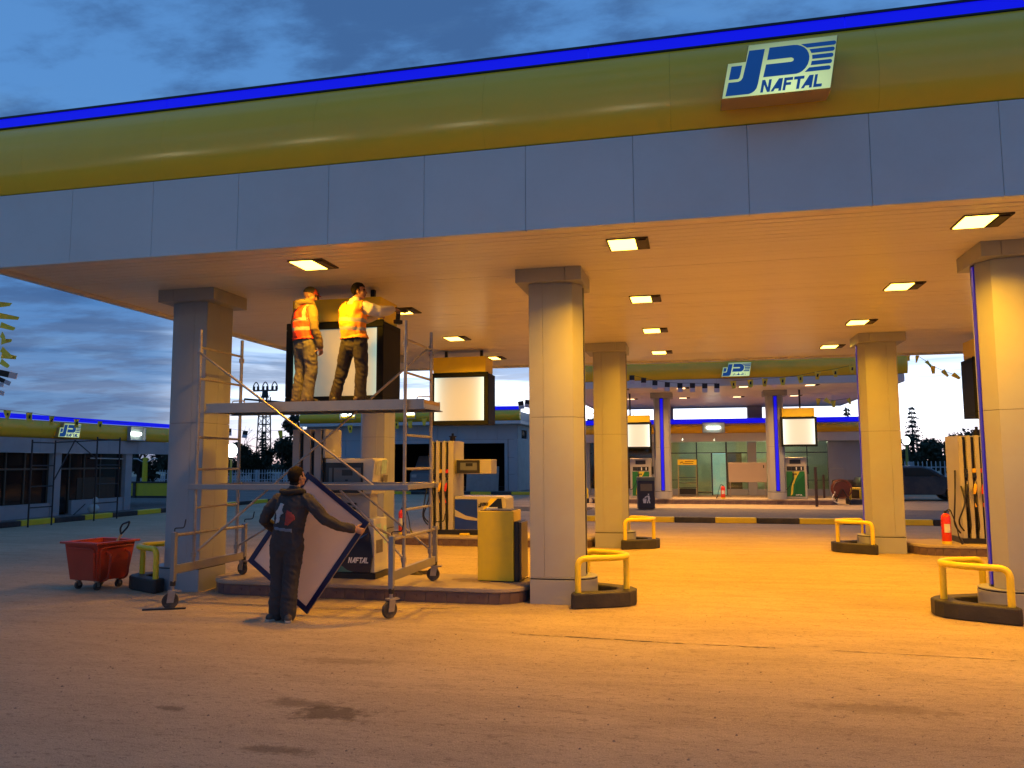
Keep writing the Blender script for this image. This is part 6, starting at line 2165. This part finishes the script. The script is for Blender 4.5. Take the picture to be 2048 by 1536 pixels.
q = M(); q.box(0, 6, -.02, .22, .721, .79); q.box(0, 6, -.02, .22, 0, .099); q.build('coping', BLK, yw)
q = M(); q.box(2.55, 2.7, -.06, -.021, 0, .79); q.build('pier', BLK, yw)

# ------------------------------------------------------------------ parked car
cr = thing('parked_car', 'dark dusty car parked by the white fence, partly hidden by the rear right column', 'car', (8.75, 36.0, .154))
CARP = mat('dark_car_paint', (.018, .022, .034), .32, var=.1, coat=.4, dirt=(.10, .085, .07), dirt_amt=.6)
q = M()
prof = [(-2.15, .38), (-2.2, .72), (-2.1, .95), (-1.55, 1.0), (-1.15, 1.32), (-.6, 1.42), (.15, 1.42), (.55, 1.33), (1.05, .98), (1.75, .88), (2.12, .74), (2.2, .5), (2.15, .30), (1.72, .28)]
arch = lambda xc: [(xc + .36 * cos(a), .32 + .36 * sin(a)) for a in [pi * i / 10 for i in range(11)]]
poly = prof + arch(1.38) + [(.9, .26), (-.9, .26)] + arch(-1.38) + [(-1.8, .3)]
nsec = []
for yy, k in ((-.82, .93), (-.74, 1.0), (.74, 1.0), (.82, .93)):
    nsec.append([(x * (1 if k == 1 else .985), yy, (z if z < .95 or k == 1 else .95 + (z - .95) * .86)) for x, z in poly])
n_ = len(poly)
vs_ = [p for s_ in nsec for p in s_]
fs_ = [tuple(range(n_))[::-1], tuple(range(3 * n_, 4 * n_))]
for k in range(3):
    fs_ += [(k * n_ + i, k * n_ + (i + 1) % n_, (k + 1) * n_ + (i + 1) % n_, (k + 1) * n_ + i) for i in range(n_)]
q.add(vs_, fs_)
q.build('body', CARP, cr, smooth=30, bevel=.03)
for pl in ([(-1.42, 1.0), (-1.08, 1.27), (-.62, 1.33), (-.55, 1.0)], [(-.48, 1.0), (-.52, 1.34), (.12, 1.34), (.40, 1.27), (.78, 1.0)]):
    q = M(); q.prism(pl, -.835, -.80, 'xz'); q.build('side_window', GLASSD, cr)
q = M(); q.add([(1.06, -.62, .99), (1.06, .62, .99), (.58, .56, 1.335), (.58, -.56, 1.335)], [(0, 1, 2, 3)]); q.build('windscreen', GLASSD, cr)
for xx in (-1.38, 1.38):
    for yy in (-.84, .62):
        q = M(); q.cyl((xx, yy, .32), .32, .2, 'y', 22); w_ = q.build('wheel', RUBBER, cr)
        q = M(); q.cyl((xx, yy - .012, .32), .19, .012, 'y', 16); q.build('rim', GREYE, w_)
q = M(); q.box(2.08, 2.17, -.7, -.45, .58, .70); q.build('headlight', GREYL, cr)
q = M(); q.box(.78, .92, -.93, -.80, .98, 1.08); q.build('mirror', CARP, cr, bevel=.02)
q = M(); q.box(0, 1.2, 0, .9, 0, .8)
o = q.build('tarped_crate', mat('tarp_brown', (.06, .045, .035), .9, var=.3), loc=(5.95, 37.4, .154), bevel=.08); tag(o, 'brown covered crate by the fence, left of the rear right column', 'crate')

# ------------------------------------------------------------------ second scaffold by the side building
s2_ = thing('scaffold', 'dark scaffold frames standing before the unlit side building', 'scaffold', (-18.6, 21, 0))
O2 = Vector((-18.6, 21, 0))
def rod(name, a, b, r=.024):
    q = M(); q.tube([Vector(a) - O2, Vector(b) - O2], r, 6); q.build(name, STEELD, s2_)
for (ya, yb2, zt) in ((19.15, 20.0, 2.5), (21.7, 22.72, 2.66)):
    for y in (ya, yb2):
        rod('upright', (-18.6, y, 0), (-18.6, y, zt))
    for z in (.55, 1.15, 1.75, zt - .08):
        rod('rung', (-18.6, ya, z), (-18.6, yb2, z), .018)
rod('ledger', (-18.6, 20.0, 2.44), (-18.6, 22.72, 2.60), .02)
rod('brace', (-18.6, 20.76, 2.52), (-18.6, 20.0, 1.3), .02); rod('brace', (-18.6, 20.76, 2.52), (-18.6, 21.7, 1.95), .018)
rod('brace', (-18.6, 20.85, .25), (-18.6, 21.3, .55), .016)

# ------------------------------------------------------------------ bunting
def flag_mesh(w, h, seed, tri=False):
    rr = random.Random(seed)
    q = M()
    nx, nz = 4, 5
    ph = rr.uniform(0, 6)
    vs_ = []
    for j in range(nz + 1):
        for i in range(nx + 1):
            u_, v_ = i / nx, j / nz
            k = 1 - .45 * v_ if tri else 1
            vs_.append((w * (u_ - .5) * k, .18 * w * sin(3.2 * v_ + 2.4 * u_ + ph) * v_, -h * v_))
    q.add(vs_, [(j * (nx + 1) + i, j * (nx + 1) + i + 1, (j + 1) * (nx + 1) + i + 1, (j + 1) * (nx + 1) + i) for j in range(nz) for i in range(nx)])
    return q

def bunting(label, pts, size, cols, seed=1, tilt=0.0, face=0.0, rope=.006, swing=.3):
    root = thing('bunting', label, 'bunting', pts[0])
    o_ = Vector(pts[0])
    q = M(); q.tube([Vector(p) - o_ for p in pts], rope, 4); q.build('string', STEELD, root)
    rr = random.Random(seed)
    for i, p in enumerate(pts):
        c = cols[i % len(cols)] if not callable(cols) else cols(i)
        if c is None:
            continue
        w, h = size
        if c == 'KW':
            fl = M(); fl.box(-w / 2, w / 2, -.004, .004, -h * .55, 0)
            f = fl.build('flag', FLAGK, root)
            fw = M(); fw.box(-w / 2, w / 2, -.004, .004, -h, -h * .551); fw.build('white_half', FLAGW, f)
        else:
            f = flag_mesh(w, h, seed * 31 + i, True).build('flag', FLAGY, root, smooth=80)
            if c == 'YP':
                e = M(); e.prism([(-w * .16, -h * .62), (w * .1, -h * .68), (w * .16, -h * .3), (-w * .08, -h * .26)], -.022, -.016, 'xz'); e.build('print', FLAGK, f)
        f.location = Vector(p) - o_
        f.rotation_euler = (rr.uniform(-swing, swing), rr.uniform(-swing, swing) + tilt, face + rr.uniform(-swing, swing))
    return root

bunting('string of black and white flags across the front of the far canopy',
        [(-2.04, 27, 4.72), (-1.65, 27, 4.62), (-1.27, 27, 4.52), (-.86, 27, 4.45), (-.45, 27, 4.41), (-.04, 27, 4.40), (.36, 27, 4.38), (.75, 27, 4.37)], (.17, .30), ['KW'], 3, swing=.06)
bunting('string of yellow flags with dark emblems across the far canopy, right half',
        [(1.27, 27, 4.44), (1.81, 27, 4.47), (2.28, 27, 4.49), (2.83, 27, 4.51), (3.37, 27, 4.57), (3.92, 27, 4.67), (4.44, 27, 4.74), (4.97, 27, 4.85)], (.20, .26), ['YP'], 4, swing=.12)
bunting('string of windblown flags against the bright sky right of the rear right column',
        [(5.40, 22, 4.55), (5.62, 22, 4.48), (5.82, 22, 4.33), (5.97, 22, 4.20), (6.19, 22, 4.08), (6.42, 22, 3.98)], (.12, .20), ['Y'], 5, tilt=-.4, swing=.5)
bunting('short string of flags under the far canopy right edge', [(3.9, 27, 3.80), (4.1, 27, 3.78), (4.35, 27, 3.72), (4.8, 27, 3.78)], (.15, .22), ['Y'], 6, tilt=-.3, swing=.5)
fp = [(-9.50, 9, 4.17), (-9.46, 9, 4.02), (-9.41, 9, 3.86), (-9.38, 9, 3.73), (-9.36, 9, 3.60), (-9.35, 9, 3.49), (-9.34, 9, 3.39), (-9.335, 9, 3.30), (-9.34, 9, 3.22), (-9.35, 9, 3.06), (-9.37, 9, 2.98), (-9.41, 9, 2.90), (-9.45, 9, 2.82)]
bn = bunting('twisted string of yellow flags turning black and white at the left photo edge', fp, (.085, .25), lambda i: 'Y' if i < 9 else 'KW', 8, tilt=-1.25, swing=.32)
for f in bn.children[-4:]:
    f.scale = (.7, .7, .75)
bunting('string of yellow flags along the side building roof edge', [(-19.5, 17.9, 3.42), (-19.5, 19.11, 3.36), (-19.5, 19.9, 3.34), (-19.5, 20.76, 3.28), (-19.5, 21.78, 3.24), (-19.5, 22.83, 3.22), (-19.5, 24.2, 3.24)], (.24, .28),
        lambda i: 'YP' if 0 < i < 6 else None, 9, face=radians(90), swing=.12)
bunting('string of flags crossing the sky left of the pylon and the workshop front',
        [(-23.08, 36, 3.55), (-22.14, 36, 3.42), (-20.22, 36, 3.42), (-16.46, 36, 3.62), (-14.07, 36, 3.78), (-13.35, 36, 3.80), (-12.64, 36, 3.92), (-10.2, 36, 4.25), (-7.9, 36, 4.62), (-7.54, 36, 4.68)], (.26, .36),
        lambda i: ('KW', 'KW', 'Y', 'YP', 'YP', 'Y', 'Y', None, 'KW', 'KW')[i], 10, swing=.2)
